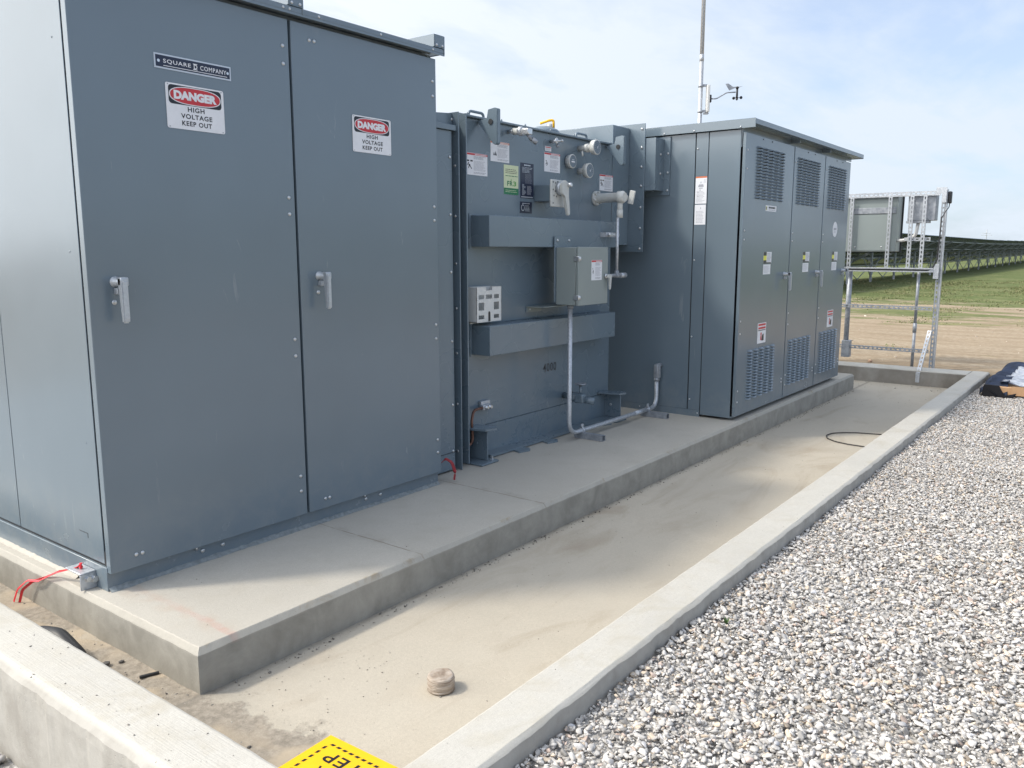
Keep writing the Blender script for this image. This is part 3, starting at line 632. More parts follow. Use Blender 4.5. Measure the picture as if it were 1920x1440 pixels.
tag(g.build('marker_tape'),'dark red tape knotted at the far foot of the near cabinet','tape')

# ---------------------------------------------------------------- liquid filled transformer
T=thing('transformer','blue grey transformer tank with gauges, warning labels and the number 4000 between the cabinets','transformer',(3.3,.9,0))
g=G(); g.box(1.965,2.243,.14,1.45,.012,2.045,PAINT_T,.002,1); g.box(1.962,2.268,.122,1.47,2.046,2.078,PAINT_T,.002,1); g.box(1.965,2.25,.1375,.1405,.12,.123,DARKIN)
g.prism([(1.97,2.079),(2.266,2.079),(2.266,2.150),(1.97,2.125)],(0,.16,0),(1,0,0),(0,0,1),.006,PAINT_T); g.box(1.97,2.266,.165,1.4,2.12,2.126,PAINT_T)
q=g.build('cable_duct',T)
for z in (1.896,1.566,1.228,.812,.42,.13): bolt(q,(2.222,.14,z),FY,.0095,.007)
for x in (2.0,2.14): bolt(q,(x,.3,2.127),(0,0,1),.008,.03)
bolt(q,(2.265,.157,2.115),FY,.009,.006)
g=G(); g.box(2.269,2.277,.110,1.4,.004,2.155,PAINT_T,.001,1); q=g.build('duct_flange',T)
for z in (1.85,1.558,1.278,1.009,.735,.42,.12): bolt(q,(2.269,.140,z),FX,.008,.006)
g=G(); g.box(2.360,2.370,.130,1.4,.02,2.160,PAINT_T,.001,1); g.box(2.3705,2.419,.246,1.4,.02,2.15,PAINT_T); g.box(2.2775,2.3595,.205,1.4,.02,2.14,DARKIN); g.build('tank_flange',T)  # dark closure box: shade of the recess between the flanges, put into colour
warning(2.02,1.385,.055,.11,.14,FRONT,REDL,T,picto='none')
D=Decal((2.05,.14,.995),*FRONT); D.plate(.04,.022,.004,WLAB); D.build('cable_tag',T)
# tank
g=G(); g.box(2.42,4.278,.25,1.55,.205,2.165,PAINT_T,.004,2); g.box(2.41,4.29,.222,1.58,2.1655,2.179,PAINT_T,.003,1); tank=g.build('tank',T)
g=G()
g.box(2.8,4.29,.2485,.2502,.8,.802,PAINT_T)
for zz_,z1,zb in ((1.378,1.573,0),(.690,.882,0)):
    g.box(2.543,4.112,.10,.249,zz_,z1,PAINT_T,.004,2); g.box(2.520,2.5425,.2445,.2495,zz_-.012,z1+.012,PAINT_T,.002,1)
bmq=g.build('stiffener_channel',T)
g=G(); bead(g,(4.112,.25,1.575),(2.543,.25,1.575),(0,-1,0),PAINT_T,.005,.006,7); bead(g,(2.545,.25,.884),(4.11,.25,.884),(0,-1,0),PAINT_T,.005,.006,9); g.build('weld_seam',T)
# base frame and feet
g=G(); g.prism([(.150,.006),(1.5,.006),(1.5,.2045),(.243,.2045),(.243,.024),(.150,.024)],(3.42,0,0),(0,1,0),(0,0,1),1.62,PAINT_T,.002); g.build('base_channel',T)
for x0,x1,fx in ((2.405,2.56,2.515),(4.10,4.235,4.225)):
    g=G()
    g.box(fx-.006,fx+.006,.10,.40,.016,.218,PAINT_T,.002,1); g.box(x0,x1+.02,.06,.42,.002,.015,PAINT_T,.003,1)
    g.prism([(x0,.24),(x1-.01,.24),(x1+.04,.10),(x1-.02,.045),(x0+.05,.07)],(0,0,.226),(1,0,0),(0,1,0),.012,PAINT_T)
    ft=g.build('foot',T); bolt(ft,(x1-.005,.10,.015),(0,0,1),.010,.022,ZINC,'bolt',False); bolt(ft,(fx-.006,.19,.12),FX,.012,.003,PAINT_T if fx<3 else ZINC)
for x in (2.88,3.22,3.98):
    g=G(); g.prism([(0,0),(.10,0),(.12,-.05),(.07,-.085),(-.02,-.06)],(x-.02,.15,.006),(1,0,0),(0,1,0),.010,PAINT_T); g.build('anchor_clip',T)
# lifting hooks, lid handles, hatch
for x in (2.602,4.165):
    g=G(); g.prism([(.25,2.155),(.165,2.162),(.160,2.215),(.105,2.222),(.085,2.215),(.085,2.01),(.10,2.0),(.118,2.006)],(x+.02,0,0),(0,1,0),(0,0,1),.034,PAINT_T,.003)
    g.lathe((x-.0005,.135,2.14),(-1,0,0),[(0,.017),(.002,.017)],DARKIN,18); g.build('lifting_hook',T)
for x,y in ((2.66,.36),(3.92,.36)):
    g=G(); g.tube(fillet([(x,y,2.178),(x,y,2.235),(x+.15,y,2.235),(x+.15,y,2.178)],.03),.009,PAINT_T,10); g.build('lid_handle',T)
for x in (2.5,2.84,3.1,3.4,3.7,4.0,4.22): bolt(T,(x,.235,2.179),(0,0,1),.007,.014,PAINT_T)
g=G(); g.lathe((3.92,.66,2.179),(0,0,1),[(0,.11),(.06,.11),(.062,.125),(.085,.125),(.10,.115),(.125,.06),(.13,.03)],PAINT_T,32); g.cyl((3.97,.64,2.29),(3.97,.64,2.33),.022,PALE,12); g.tube(fillet([(3.93,.70,2.335),(3.96,.64,2.355),(3.985,.61,2.36),(3.985,.61,2.30)],.02),.010,YEL,8); g.build('pressure_relief_hatch',T)
# throat to the low voltage cabinet
g=G(); g.box(4.296,4.560,.256,1.2,1.40,2.330,PAINT_T,.003,1); thr=g.build('bus_throat',T)
g=G(); g.box(4.562,4.572,.118,1.34,1.345,2.36,PAINT_T,.002,1); fl=g.build('throat_flange',T)
for z in (2.318,2.173,2.023,1.873,1.703,1.537,1.372): bolt(fl,(4.562,.145,z),FX,.010,.010)
for y in (.35,.6,.9): bolt(fl,(4.562,y,2.335),FX,.010,.010)
# labels
def L(*a_,**k): return warning(*a_,parent=T,**k)
L(2.495,1.824,.215,.134,.25,FRONT,REDL,lab='white warning label with red header and striking figure left of the oval hook')
L(2.744,1.925,.197,.127,.25,FRONT,ORL,picto='pair',lab='white warning label with pale orange header')
L(3.346,1.904,.195,.131,.25,FRONT,REDL,picto='bend'); L(4.09,1.816,.20,.122,.25,FRONT,REDL)
D=Decal((3.355,.25,2.045),*FRONT); D.plate(.075,.032,.001,WLAB); D.rect(.004,.022,.07,.028,.0014,REDL); D.lines(.006,.004,.068,.018,2,.0014,GREYINK); D.build('small_label',T)
D=Decal((2.883,.25,1.724),*FRONT); W_,H_=.159,.19; D.plate(W_,H_,.001,LIMEL); D.rect(0,0,W_,H_*.22,.0014,GREENL); D.lines(W_*.1,H_*.70,W_*.92,H_*.88,3,.0014,INK,.3,.1); D.lines(W_*.1,H_*.615,W_*.95,H_*.645,1,.0014,GREENL,.8,0)
D.text('FR',W_*.22,H_*.29,W_*.60,H_*.46,.0018,GREENL,.03); D.text('3',W_*.63,H_*.29,W_*.84,H_*.46,.0018,LGREEN,.03); D.poly([(W_*.46,H_*.47),(W_*.49,H_*.56),(W_*.53,H_*.47)],.0018,LGREEN); D.lines(W_*.1,H_*.06,W_*.9,H_*.17,2,.0018,LIMEL,.25,.1); D.build('fluid_label',T)
D=Decal((3.066,.25,1.708),*FRONT); W_,H_=.150,.233; D.plate(W_,H_,.002,NAVY); D.lines(W_*.35,H_*.92,W_*.75,H_*.965,1,.0024,SILV,.7,0); D.ell(W_*.3,H_*.94,.006,.006,.0024,SILV,12); D.lines(W_*.12,H_*.72,W_*.92,H_*.89,5,.0024,SILV,.3,.4); D.lines(W_*.35,H_*.42,W_*.9,H_*.70,9,.0024,GREYINK,.2,.2); D.lines(W_*.12,H_*.08,W_*.42,H_*.40,11,.0024,SILV,.5,.6); D.lines(W_*.5,H_*.10,W_*.9,H_*.36,9,.0024,GREYINK,.45,.3); D.rect(W_*.05,H_*.02,W_*.95,H_*.05,.0024,SILV); D.build('rating_plate',T)
D=Decal((3.062,.25,1.608),*FRONT); D.plate(.135,.076,.002,NAVY); D.ell(.03,.036,.020,.022,.0024,SILV,20); D.ell(.03,.036,.014,.016,.0028,NAVY,20); D.lines(.02,.060,.11,.070,1,.0024,SILV,.6,.3); D.lines(.056,.012,.124,.056,5,.0024,SILV,.4,.4); D.build('notice_plate',T)
D=Decal((3.345,.25,.480),*FRONT); D.text('4000',0,0,.170,.062,.0008,INK,.012); D.build('number_marking',T)
# gauges
def gauge(x,z,r,off,y0=.25,kind=0):
    g=G(); 
    if off>.04: g.cyl((x,y0,z),(x,y0-off+.02,z),.022,PALE,12)
    yb=y0-off; g.lathe((x,yb+.028,z),FY,[(0,r*.86),(.0,r*.95),(.026,r*.98),(.030,r),(.036,r),(.038,r*.9)],PALE,32,cap=True); g.lathe((x,yb-.0101,z),FY,[(0,r*.86),(.0006,r*.86)],GLASSG,32)
    D=Decal((x,yb-.0110,z),*FRONT)
    if kind==0: D.rect(-r*.45,-r*.16,r*.45,r*.02,.0006,WLAB); D.rect(-r*.3,r*.14,r*.3,r*.26,.0006,SILV)
    else:
        for t in range(0,300,25): a_=R(t-60); D.poly([(r*.72*math.cos(a_),r*.72*math.sin(a_)),(r*.6*math.cos(a_-.06),r*.6*math.sin(a_-.06)),(r*.6*math.cos(a_+.06),r*.6*math.sin(a_+.06))],.0006,SILV)
        D.poly([(-.003,-.01),(.003,-.01),(r*.4,r*.45)],.0009,WLAB); D.ell(0,0,r*.12,r*.12,.0012,SILV,10)
    me=bpy.data.meshes.new('t'); D.bm.to_mesh(me); base=len(g.mats); mp_={i:g.mi(m) for i,m in enumerate(D.mats)}; 
    for p in me.polygons: p.material_index=mp_[p.material_index]
    D.bm.free(); g.bm.from_mesh(me); return g.build('gauge',T)
gauge(3.645,1.994,.050,.035); gauge(3.79,2.098,.054,.15,kind=1); gauge(3.79,1.936,.054,.09,kind=1)
g=G(); g.lathe((3.79,.25,2.098),FY,[(0,.012),(.05,.014),(.055,.028),(.085,.032),(.09,.012)],PALE,14); g.cyl((3.76,.2,2.075),(3.75,.19,2.04),.006,PALE); g.build('gauge_neck',T)
# sampling valve, relief cock
g=G(); g.cyl((2.93,.25,2.125),(2.93,.20,2.125),.013,ZINC); g.cyl((2.93,.205,2.123),(2.93,.10,2.115),.022,PALE,14); g.obox((2.93,.095,2.112),(1,0,0),(0,1,0),(0,0,1),(.026,.026,.02),ZINC,.006); g.cyl((2.93,.09,2.10),(2.95,.07,2.06),.014,GALVD,10); g.cyl((2.95,.07,2.065),(2.975,.05,2.045),.018,GALVD,8); g.cyl((2.93,.16,2.12),(2.93,.13,2.12),.030,GALV,6); g.build('sampling_valve',T)
g=G(); g.cyl((3.42,.25,2.112),(3.42,.19,2.112),.012,ZINC); g.lathe((3.42,.20,2.112),FY,[(0,.012),(.004,.024),(.008,.012)],ZINC,14); g.cyl((3.42,.19,2.112),(3.47,.185,2.118),.006,ZINC,8); g.lathe((3.465,.186,2.118),(1,0,0),[(0,.008),(.01,.010),(.016,.006)],ZINC,10); g.cyl((3.43,.2,2.09),(3.44,.2,2.075),.012,GALVD,8); g.build('relief_cock',T)
# tap changer handle
g=G(); g.box(3.225,3.395,.115,.249,1.69,1.80,PAINT_T,.004,1); g.box(3.215,3.405,.100,.114,1.652,1.835,PALE,.006,2)
for a_,b_ in ((.02,.16),(.05,.155),(.075,.165),(.02,.11),(.045,.10),(.10,.15),(.03,.07),(.06,.065),(.02,.02),(.165,.15),(.165,.02)): g.box(3.215+a_,3.215+a_+.008,.0985,.0995,1.652+b_,1.652+b_+.010,INK)
sw=g.build('tap_changer',T)
g=G(); g.lathe((3.315,.099,1.775),FY,[(0,.048),(.022,.046),(.03,.038)],CAST,24); g.prism([(-.048,.03),(.0,.058),(.042,.04),(.045,.0),(.035,-.04),(.055,-.15),(.062,-.178),(.032,-.180),(.0,-.05),(-.045,-.035)],(3.315,.058,1.775),(1,0,0),(0,0,1),.022,PALE,.005); g.lathe((3.350,.07,1.80),FY,[(0,.014),(.045,.016),(.05,.01)],ZINC,16); g.build('lever',sw)
# level transmitter, vertical pipe, clamp, tee into the control box
g=G(); g.lathe((4.03,.25,1.752),FY,[(0,.054),(.016,.056),(.018,.040),(.030,.036),(.20,.036),(.205,.045),(.245,.046),(.255,.038),(.262,.034)],PALE,28)
for a_ in range(6): t=a_*PI/3+.3; g.cyl((4.03+.045*math.cos(t),.235,1.752+.045*math.sin(t)),(4.03+.045*math.cos(t),.215,1.752+.045*math.sin(t)),.009,PALE,8)
g.cyl((4.03,.03,1.752),(4.03,.03,1.62),.020,PALE,14,.021); g.cyl((4.03,.03,1.66),(4.03,.03,1.60),.024,PALE,8); g.lathe((4.10,.035,1.752),(1,.0,0),[(-.05,.028),(.004,.030),(.02,.026)],PALE,16); g.obox((4.09,-.035,1.752),(1,0,0),(.0,.97,.22),(0,-.22,.97),(.008,.022,.05),PALE,.004); g.build('level_transmitter',T)
g=G(); g.cyl((4.0,.03,1.60),(4.0,.03,1.165),.0115,GALV,12); g.cyl((3.66,.03,1.172),(4.10,.03,1.168),.013,GALV,12); g.lathe((4.0,.03,1.17),(1,0,0),[(-.03,.018),(.03,.019),(.035,.015)],GALVD,12); g.cyl((4.0,.03,1.17),(4.0,.03,1.205),.018,GALVD,12); g.cyl((4.05,.03,1.168),(4.13,.03,1.168),.020,GALV,12); g.cyl((3.65,.03,1.172),(3.69,.03,1.172),.024,GALVD,8); q=g.build('riser_pipe',T)
g=G(); g.box(3.87,4.055,.046,.054,1.455,1.49,GALV,.002,1); g.box(3.87,3.885,.05,.1,1.455,1.49,GALV)
for x in (3.89,3.915): g.cyl((x,.048,1.472),(x,.02,1.472),.012,ZINC,8)
for x in (3.97,4.03): g.cyl((x,.048,1.472),(x,.035,1.472),.009,ZINC,8)
g.build('pipe_clamp',T)
# control box
g=G(); g.box(3.245,3.46,.086,.094,1.0,1.452,PAINT_T,.002,1); g.box(3.13,3.30,.236,.2485,.930,.972,PAINT_BOX); g.box(3.13,3.62,.0955,.236,.967,.972,PAINT_BOX); g.box(3.262,3.645,-.075,.086,.982,1.378,PAINT_BOX,.004,1)
cb=g.build('control_box',T)
for x in (3.275,3.42): bolt(cb,(x,.086,1.425),FY,.010,.008)
bolt(cb,(3.16,.236,.95),FY,.008,.006)
g=G(); g.box(3.260,3.650,-.1,-.079,.980,1.380,PAINT_BOX,.004,2); g.build('door',cb)
for z in (1.30,1.035):
    g=G(); g.box(3.255,3.270,-.106,-.060,z-.017,z+.017,ZINC,.003,1); g.lathe((3.272,-.104,z-.014),(0,0,1),[(0,.007),(.028,.007)],ZINC,10); g.build('hinge',cb)
warning(3.425,1.15,.138,.14,-.1,FRONT,REDL,cb,picto='bend')
g=G(); g.lathe((3.615,-.1,1.175),FY,[(0,.018),(.012,.018),(.016,.012)],ZINC,14); g.prism([(-.016,.012),(.04,.012),(.042,-.002),(.03,-.095),(.016,-.095),(.012,-.01),(-.016,-.012)],(3.615,-.125,1.175),(1,0,0),(0,0,1),.012,PALE,.003); g.build('handle',cb)
# literature pocket
g=G(); x0,x1,z0,z1=2.475,2.728,.905,1.127; yf=.152
g.box(x0+.045,x1+.01,.243,.249,z0-.015,z1+.0,WHITEP); g.box(x0,x0+.003,yf,.249,z0,z1,WHITEP); g.box(x1-.003,x1,yf,.249,z0,z1,WHITEP); g.box(x0,x1,yf+.003,.249,z0,z0+.003,WHITEP)
W_=x1-x0;H_=z1-z0
def cells():
    xs_=[0,.08,.30,.37,.62,.69,.90,1]; zs_=[0,.09,.20,.34,.56,.66,.78,.9,1]
    holes={(1,1),(5,1),(1,3),(5,3),(1,5),(3,5),(5,5)}
    for i in range(7):
        for j in range(8):
            if (i,j) in holes or (i==3 and j==7): continue
            g.box(x0+W_*xs_[i],x0+W_*xs_[i+1],yf,yf+.003,z0+H_*zs_[j],z0+H_*zs_[j+1],WHITEP)
cells(); g.prism([(.46,0),(.54,0),(.54,.25),(.52,.29),(.48,.29),(.46,.25)],(x0,yf-.0008,z0+.002),(W_,0,0),(0,0,H_),.0008/(W_*H_)*0+.001,INK); g.build('document_pocket',T)
# drain valve, earth lug with copper
g=G(); g.cyl((3.62,.25,.275),(3.60,.12,.275),.024,PAINT_T,16); g.cyl((3.60,.16,.275),(3.60,.11,.275),.038,PAINT_T,8); g.obox((3.595,.085,.272),(1,0,0),(0,1,0),(0,0,1),(.034,.036,.034),PAINT_T,.01); g.cyl((3.595,.085,.28),(3.595,.085,.375),.011,PAINT_T,10); g.lathe((3.595,.085,.375),(0,0,1),[(0,.040),(.005,.046),(.010,.040)],GALVD,20); g.cyl((3.61,.06,.262),(3.64,-.01,.25),.030,PAINT_T,6); g.build('drain_valve',T)
g=G(); g.box(2.605,2.70,.225,.249,.325,.375,GALV,.003,1); g.box(2.60,2.69,.205,.224,.318,.352,GALV,.003,1)
for x in (2.632,2.668): g.lathe((x,.205,.335),FY,[(0,.016),(.006,.016),(.007,.010),(.018,.010)],ZINC,12)
lug=g.build('earth_lug',T)
g=G(); g.tube(fillet([(2.61,.215,.335),(2.50,.205,.335),(2.462,.19,.27),(2.462,.18,.14),(2.40,.17,.12)],.06,6),.009,COPPER,10); g.build('earth_cable',T)

# ---------------------------------------------------------------- conduit run between control box and cabinet
K=thing('conduit_run','galvanised steel conduit dropping from the control box and running along the pad','conduit',(3.9,0,0))
g=G(); g.tube(fillet([(3.315,.0,.975),(3.315,.0,.058),(4.655,.0,.058),(4.672,.012,.30)],.11,9),.0165,GALV,16); g.lathe((3.315,0,.979),(0,0,-1),[(0,.024),(.02,.024),(.022,.018)],GALVD,12); g.cyl((4.28,0,.058),(4.46,0,.058),.019,GALV,16); g.build('pipe',K)
g=G(); g.obox((4.672,.012,.355),(1,0,0),(0,1,0),(0,0,1),(.021,.024,.062),GALVD,.014,3); g.obox((4.668,-.014,.355),(1,0,0),(0,1,0),(0,0,1),(.016,.003,.052),GALV,.002); g.cyl((4.672,.012,.30),(4.672,.012,.275),.024,GALVD,12); g.cyl((4.672,.012,.402),(4.742,.012,.402),.020,GALVD,14); g.build('conduit_body',K)
def strut(g,p0,p1,wdir,ndir,w_=.041,dep=.022,slot=True,m=GALV,pitch=.051,sl=(.029,.014)):
    """slotted channel: plate with real holes facing ndir, two flanges behind"""
    p0=Vector(p0);p1=Vector(p1);t=(p1-p0).normalized();W_=Vector(wdir).normalized();N=Vector(ndir).normalized();L_=(p1-p0).length;mid=(p0+p1)/2
    for s_ in (-1,1): g.obox(mid+W_*s_*(w_/2-.0015)-N*dep/2,t,W_,N,(L_/2,.0015,dep/2),m)
    if not slot: g.obox(mid+N*.0017,t,W_,N,(L_/2,w_/2,.0015),m); return
    rail=(w_-sl[1])/2
    for s_ in (-1,1): g.obox(mid+W_*s_*(w_/2-rail/2)+N*.0017,t,W_,N,(L_/2,rail/2,.0015),m)
    n=max(1,int(L_/pitch)); st=L_/n; br=(st-sl[0])/2
    for i in range(n+1):
        a_=max(0,i*st-br); b_=min(L_,i*st+br); g.obox(p0+t*(a_+b_)/2+N*.0017,t,W_,N,((b_-a_)/2,sl[1]/2-.0001,.0015),m)
for x in (3.49,4.50):
    g=G(); strut(g,(x,-.185,.040),(x,.055,.040),(1,0,0),(0,0,1),.041,.038,False,GALVD); g.box(x-.0195,x+.0195,-.183,.053,.001,.004,GALVD); sp=g.build('strut_support',K)
    g=G(); g.lathe((x-.012,0,.060),(1,0,0),[(0,.024),(.024,.024)],GALV,16); g.obox((x,.0,.090),(1,0,0),(0,1,0),(0,0,1),(.012,.006,.016),GALV,.002); g.cyl((x-.015,0,.092),(x+.02,0,.092),.005,ZINC,8); g.build('pipe_strap',K)

# ---------------------------------------------------------------- louvred low voltage cabinet
B=thing('low_voltage_cabinet','wide blue grey three door cabinet with louvre panels at the far end of the pad','electrical cabinet',(6.1,.3,0))
C0,C1,Cy,ct=4.734,7.5586,-.6565,2.2475
g=G(); g.box(C0+.014,7.52,-.60,1.25,.10,2.25,DARKIN); g.box(C0+.012,7.52,-.345,1.25,.0,.10,DARKIN)
g.box(C0,C0+.006,-.2395,1.25,.055,2.27,PAINT,.0015,1); g.box(C0,C0+.006,-.3505,-.2475,.055,2.27,PAINT,.0015,1); g.box(C0,C0+.006,-.614,-.3565,.020,2.27,PAINT,.0015,1); g.box(C0-.001,C0+.006,-.3505,1.25,.0,.0545,PAINT)
g.box(7.520,7.526,-.60,1.25,.02,2.25,PAINT); g.box(C0+.0065,7.515,-.628,-.601,.02,.034,PAINT); g.box(C0,7.526,1.251,1.256,0,2.25,PAINT)
g.box(C0+.0065,7.515,-.621,-.612,2.14,2.272,PAINT)
body=g.build('body',B)
for z in (2.15,1.28,.66,.14): bolt(body,(C0,-.262,z),FX,.007,.006)
for z in (.02,): bolt(body,(C0-.001,-.335,.03),FX,.006,.004); 
bolt(body,(C0-.001,.424,.028),FX,.006,.004); bolt(body,(C0-.001,.20,.028),FX,.006,.004)
for x0,x1,y0 in ((5.70,5.87,-.60),(7.36,7.50,-.60)):
    g=G(); g.box(x0,x0+.012,y0,-.36,.002,.10,PAINT); g.box(x1-.012,x1,y0,-.36,.002,.10,PAINT); g.box(x0+.013,x1-.013,-.5,-.36,.002,.018,PAINT); g.build('foot',B)
def louvres(x0,x1,z0,z1,nc,nr,parent,up=True):
    g=G(); y=Cy; cw=(x1-x0)/nc; rh=(z1-z0)/nr; lw=cw*.72
    for i in range(nc):
        xc=x0+cw*(i+.5)
        for j in range(nr):
            zc=z0+rh*(j+.5); N=8; k=g.mi(PAINT); dpt=.021; hh=rh*.62
            top=[];mid_=[];bot=[]
            for q in range(N+1):
                t=q/N; sx=xc-lw/2+lw*t; e=min(1,min(t,1-t)*5); e=math.sin(e*PI/2)
                top.append(g.bm.verts.new((sx,y-.0003,zc+hh*.5))); mid_.append(g.bm.verts.new((sx,y-dpt*.75*e-.0003,zc+hh*.05))); bot.append(g.bm.verts.new((sx,y-dpt*e-.0003,zc-hh*.45)))
            for q in range(N):
                for a_,b_ in ((top,mid_),(mid_,bot)):
                    f=g.bm.faces.new((a_[q],b_[q],b_[q+1],a_[q+1])); f.material_index=k; f.smooth=True
            d=[g.bm.verts.new(v) for v in ((xc-lw*.46,y-.0006,zc-hh*.72),(xc+lw*.46,y-.0006,zc-hh*.72),(xc+lw*.46,y-.0006,zc+hh*.1),(xc-lw*.46,y-.0006,zc+hh*.1))]
            f=g.bm.faces.new(d); f.material_index=g.mi(LOUV); f.normal_update()
            if f.normal.y>0: f.normal_flip()
    return g.build('louvre_panel',parent)
doors=((4.734,5.828,5.714,(4.945,5.590)),(5.846,6.706,6.60,(5.920,6.560)),(6.724,7.5586,7.46,(6.830,7.425)))
for i,(x0,x1,hx,(l0,l1)) in enumerate(doors):
    g=G(); g.box(x0,x1,Cy,Cy+.026,.035,ct,PAINT,.003,2)
    d=g.build('door',B)
    louvres(l0,l1,1.760,2.170,5,17,d); louvres(l0-.02,l1-.02,.140,.560,5,17,d)
    handle(d,hx,Cy,1.172,.92)
    for z in (2.12,1.98,1.51,1.44,.80,.70,.24,.15):
        bolt(d,(x0+.035,Cy,z),FY,.0075,.005)
    for z in (.22,.19): bolt(d,(x1-.05,Cy,z),FY,.0075,.005)
    for x in (x0+.35,x0+.55): bolt(d,(x,Cy,ct-.02),FY,.006,.004,RUBBER)
    lx=(5.204,6.198,7.09)[i]
    D=Decal((lx,Cy,1.25),*FRONT); W_,H_=.185,.094; D.plate(W_,H_,.001,WLAB); D.rect(0,0,W_*.38,H_,.0014,YELD); D.rect(0,H_*.68,W_*.36,H_,.0018,INK); D.rect(0,0,W_*.36,H_*.28,.0018,INK); D.rect(0,0,W_*.95,H_*.10,.0021,INK); D.lines(W_*.44,H_*.15,W_*.94,H_*.92,7,.0014,GREYINK,.45,.2); D.build('arc_flash_label',d)
    D=Decal((lx+.005,Cy,1.160),*FRONT); D.plate(.165,.082,.001,WLAB); D.lines(.012,.01,.15,.072,6,.0014,GREYINK,.3,.3); D.build('notice_label',d)
    if i!=1:
        D=Decal(((5.150,0,7.056)[i],Cy,.588),*FRONT); W_,H_=.190,.170; D.plate(W_,H_,.001,WLAB); D.rect(W_*.06,H_*.86,W_*.94,H_*.96,.0014,REDL); D.rect(W_*.06,H_*.70,W_*.94,H_*.80,.0014,REDL); D.rect(W_*.06,H_*.62,W_*.94,H_*.66,.0014,INK); D.ell(W_*.42,H_*.46,W_*.08,H_*.08,.0014,REDL,14); D.poly([(W_*.34,H_*.15),(W_*.36,H_*.38),(W_*.48,H_*.38),(W_*.5,H_*.15)],.0014,REDL); D.poly([(W_*.5,H_*.12),(W_*.54,H_*.40),(W_*.74,H_*.46),(W_*.76,H_*.12)],.0017,INK); D.build('shock_label',d)
    if i==0:
        D=Decal((5.201,Cy,1.675),*FRONT); D.plate(.245,.046,.001,WLAB); D.rect(.006,.008,.030,.038,.0014,YELD); D.ell(.018,.023,.009,.013,.0018,INK,12); D.lines(.07,.020,.22,.040,1,.0014,INK,.75,0); D.lines(.07,.006,.22,.016,1,.0014,GREYINK,.6,0); D.build('maker_label',d)
    if i==2:
        D=Decal((7.14,Cy,1.565),*FRONT); D.lathe(D.P(0,0,-.001),D.n,[(0,.075),(.0022,.075)],WLAB,32); D.lines(-.045,-.006,.045,.016,1,.0018,GREYINK,.9,0); D.lines(-.04,-.035,.04,-.015,2,.0018,GREYINK,.3,.1); D.build('round_sticker',d)
# side stickers
D=Decal((C0,-.252,1.724),*SIDE); D.plate(.096,.211,.001,WLAB); D.rect(0,.200,.096,.211,.0014,ORL); D.ell(.045,.165,.007,.008,.0014,SILV,10); D.poly([(.022,.130),(.070,.130),(.066,.150),(.028,.150)],.0014,GREYINK); D.rect(.03,.117,.062,.124,.0014,GREYINK); D.lines(.068,.160,.092,.192,5,.0014,GREYINK,.3,.2); D.rect(.036,.104,.044,.109,.0014,INK); D.lines(.01,.01,.088,.10,9,.0014,GREYINK,.3,.5); D.rect(.02,.085,.026,.089,.0017,INK); D.rect(.02,.055,.026,.059,.0017,INK); D.build('instruction_label',B)
D=Decal((C0,-.252,1.560),*SIDE); D.plate(.093,.156,.001,WLAB); D.lines(.012,.012,.082,.11,9,.0014,GREYINK,.3,.3); D.poly([(.045,.12),(.055,.128),(.05,.14)],.0014,GREYINK); D.build('instruction_label',B)
# roof
g=G(); g.box(C0-.03,C0-.024,-.735,1.30,2.273,2.342,PAINT,.0015,1); g.box(C0-.0235,7.715,-.735,1.30,2.300,2.306,PAINT); g.box(C0-.0235,7.715,-.7355,-.730,2.300,2.338,PAINT,.0015,1); g.box(C0-.0235,7.715,-.729,1.30,2.332,2.338,PAINT); g.box(7.7155,7.720,-.735,1.30,2.296,2.338,PAINT); g.box(C0-.0235,7.70,-.62,-.61,2.272,2.299,PAINT)
for x in (5.83,6.71): g.box(x-.004,x+.004,-.7,-.622,2.27,2.299,PAINT)
roof=g.build('roof',B)
for y in (.02,-.24,-.62): bolt(roof,(C0-.03,y,2.285),FX,.007,.008)
g=G(); g.box(4.64,C0-.002,.026,1.15,1.835,2.245,PAINT_T,.002,1); g.box(C0-.014,C0-.002,-.028,1.2,1.80,2.262,PAINT_T,.001,1); g.box(4.574,4.6395,.0265,1.1,1.836,2.244,PAINT_T); q=g.build('throat_collar',B)
for z in (2.13,1.98,1.84): bolt(q,(C0-.014,-.010,z),FX,.009,.007)
for z in (2.12,1.97): bolt(q,(4.66,.026,z),FY,.009,.007)

# ---------------------------------------------------------------- equipment rack of slotted channel beyond the far curb
Kr=thing('equipment_rack','galvanised slotted channel frame carrying grey boxes beyond the far curb','rack',(9.1,-.7,-.03))
NX=(-1,0,0); YV=(0,1,0); ZV=(0,0,1); xr=9.1
def part(fn,name): 
    g=G(); fn(g); return g.build(name,Kr)
part(lambda g:strut(g,(xr,-1.278,-.03),(xr,-1.278,2.045),YV,NX,.044,.041,m=GALVD),'post')
part(lambda g:g.box(xr-.012,xr+.04,-1.314,-1.3025,-.03,2.045,GALV,.001,1),'post_plate')
part(lambda g:strut(g,(xr,.02,-.03),(xr,.02,2.02),YV,NX,.044,.041,m=GALVD),'post')
part(lambda g:(strut(g,(xr-.042,-1.245,2.004),(xr-.042,.04,2.004),ZV,NX,.052,.03,m=GALV),g.obox((xr-.044,-1.255,2.03),(0,1,0),(0,0,1),(1,0,0),(.055,.035,.003),GALV,.001),g.obox((xr-.048,-1.285,1.965),(0,1,0),(0,0,1),(1,0,0),(.024,.07,.003),GALV,.001)),'top_rail')
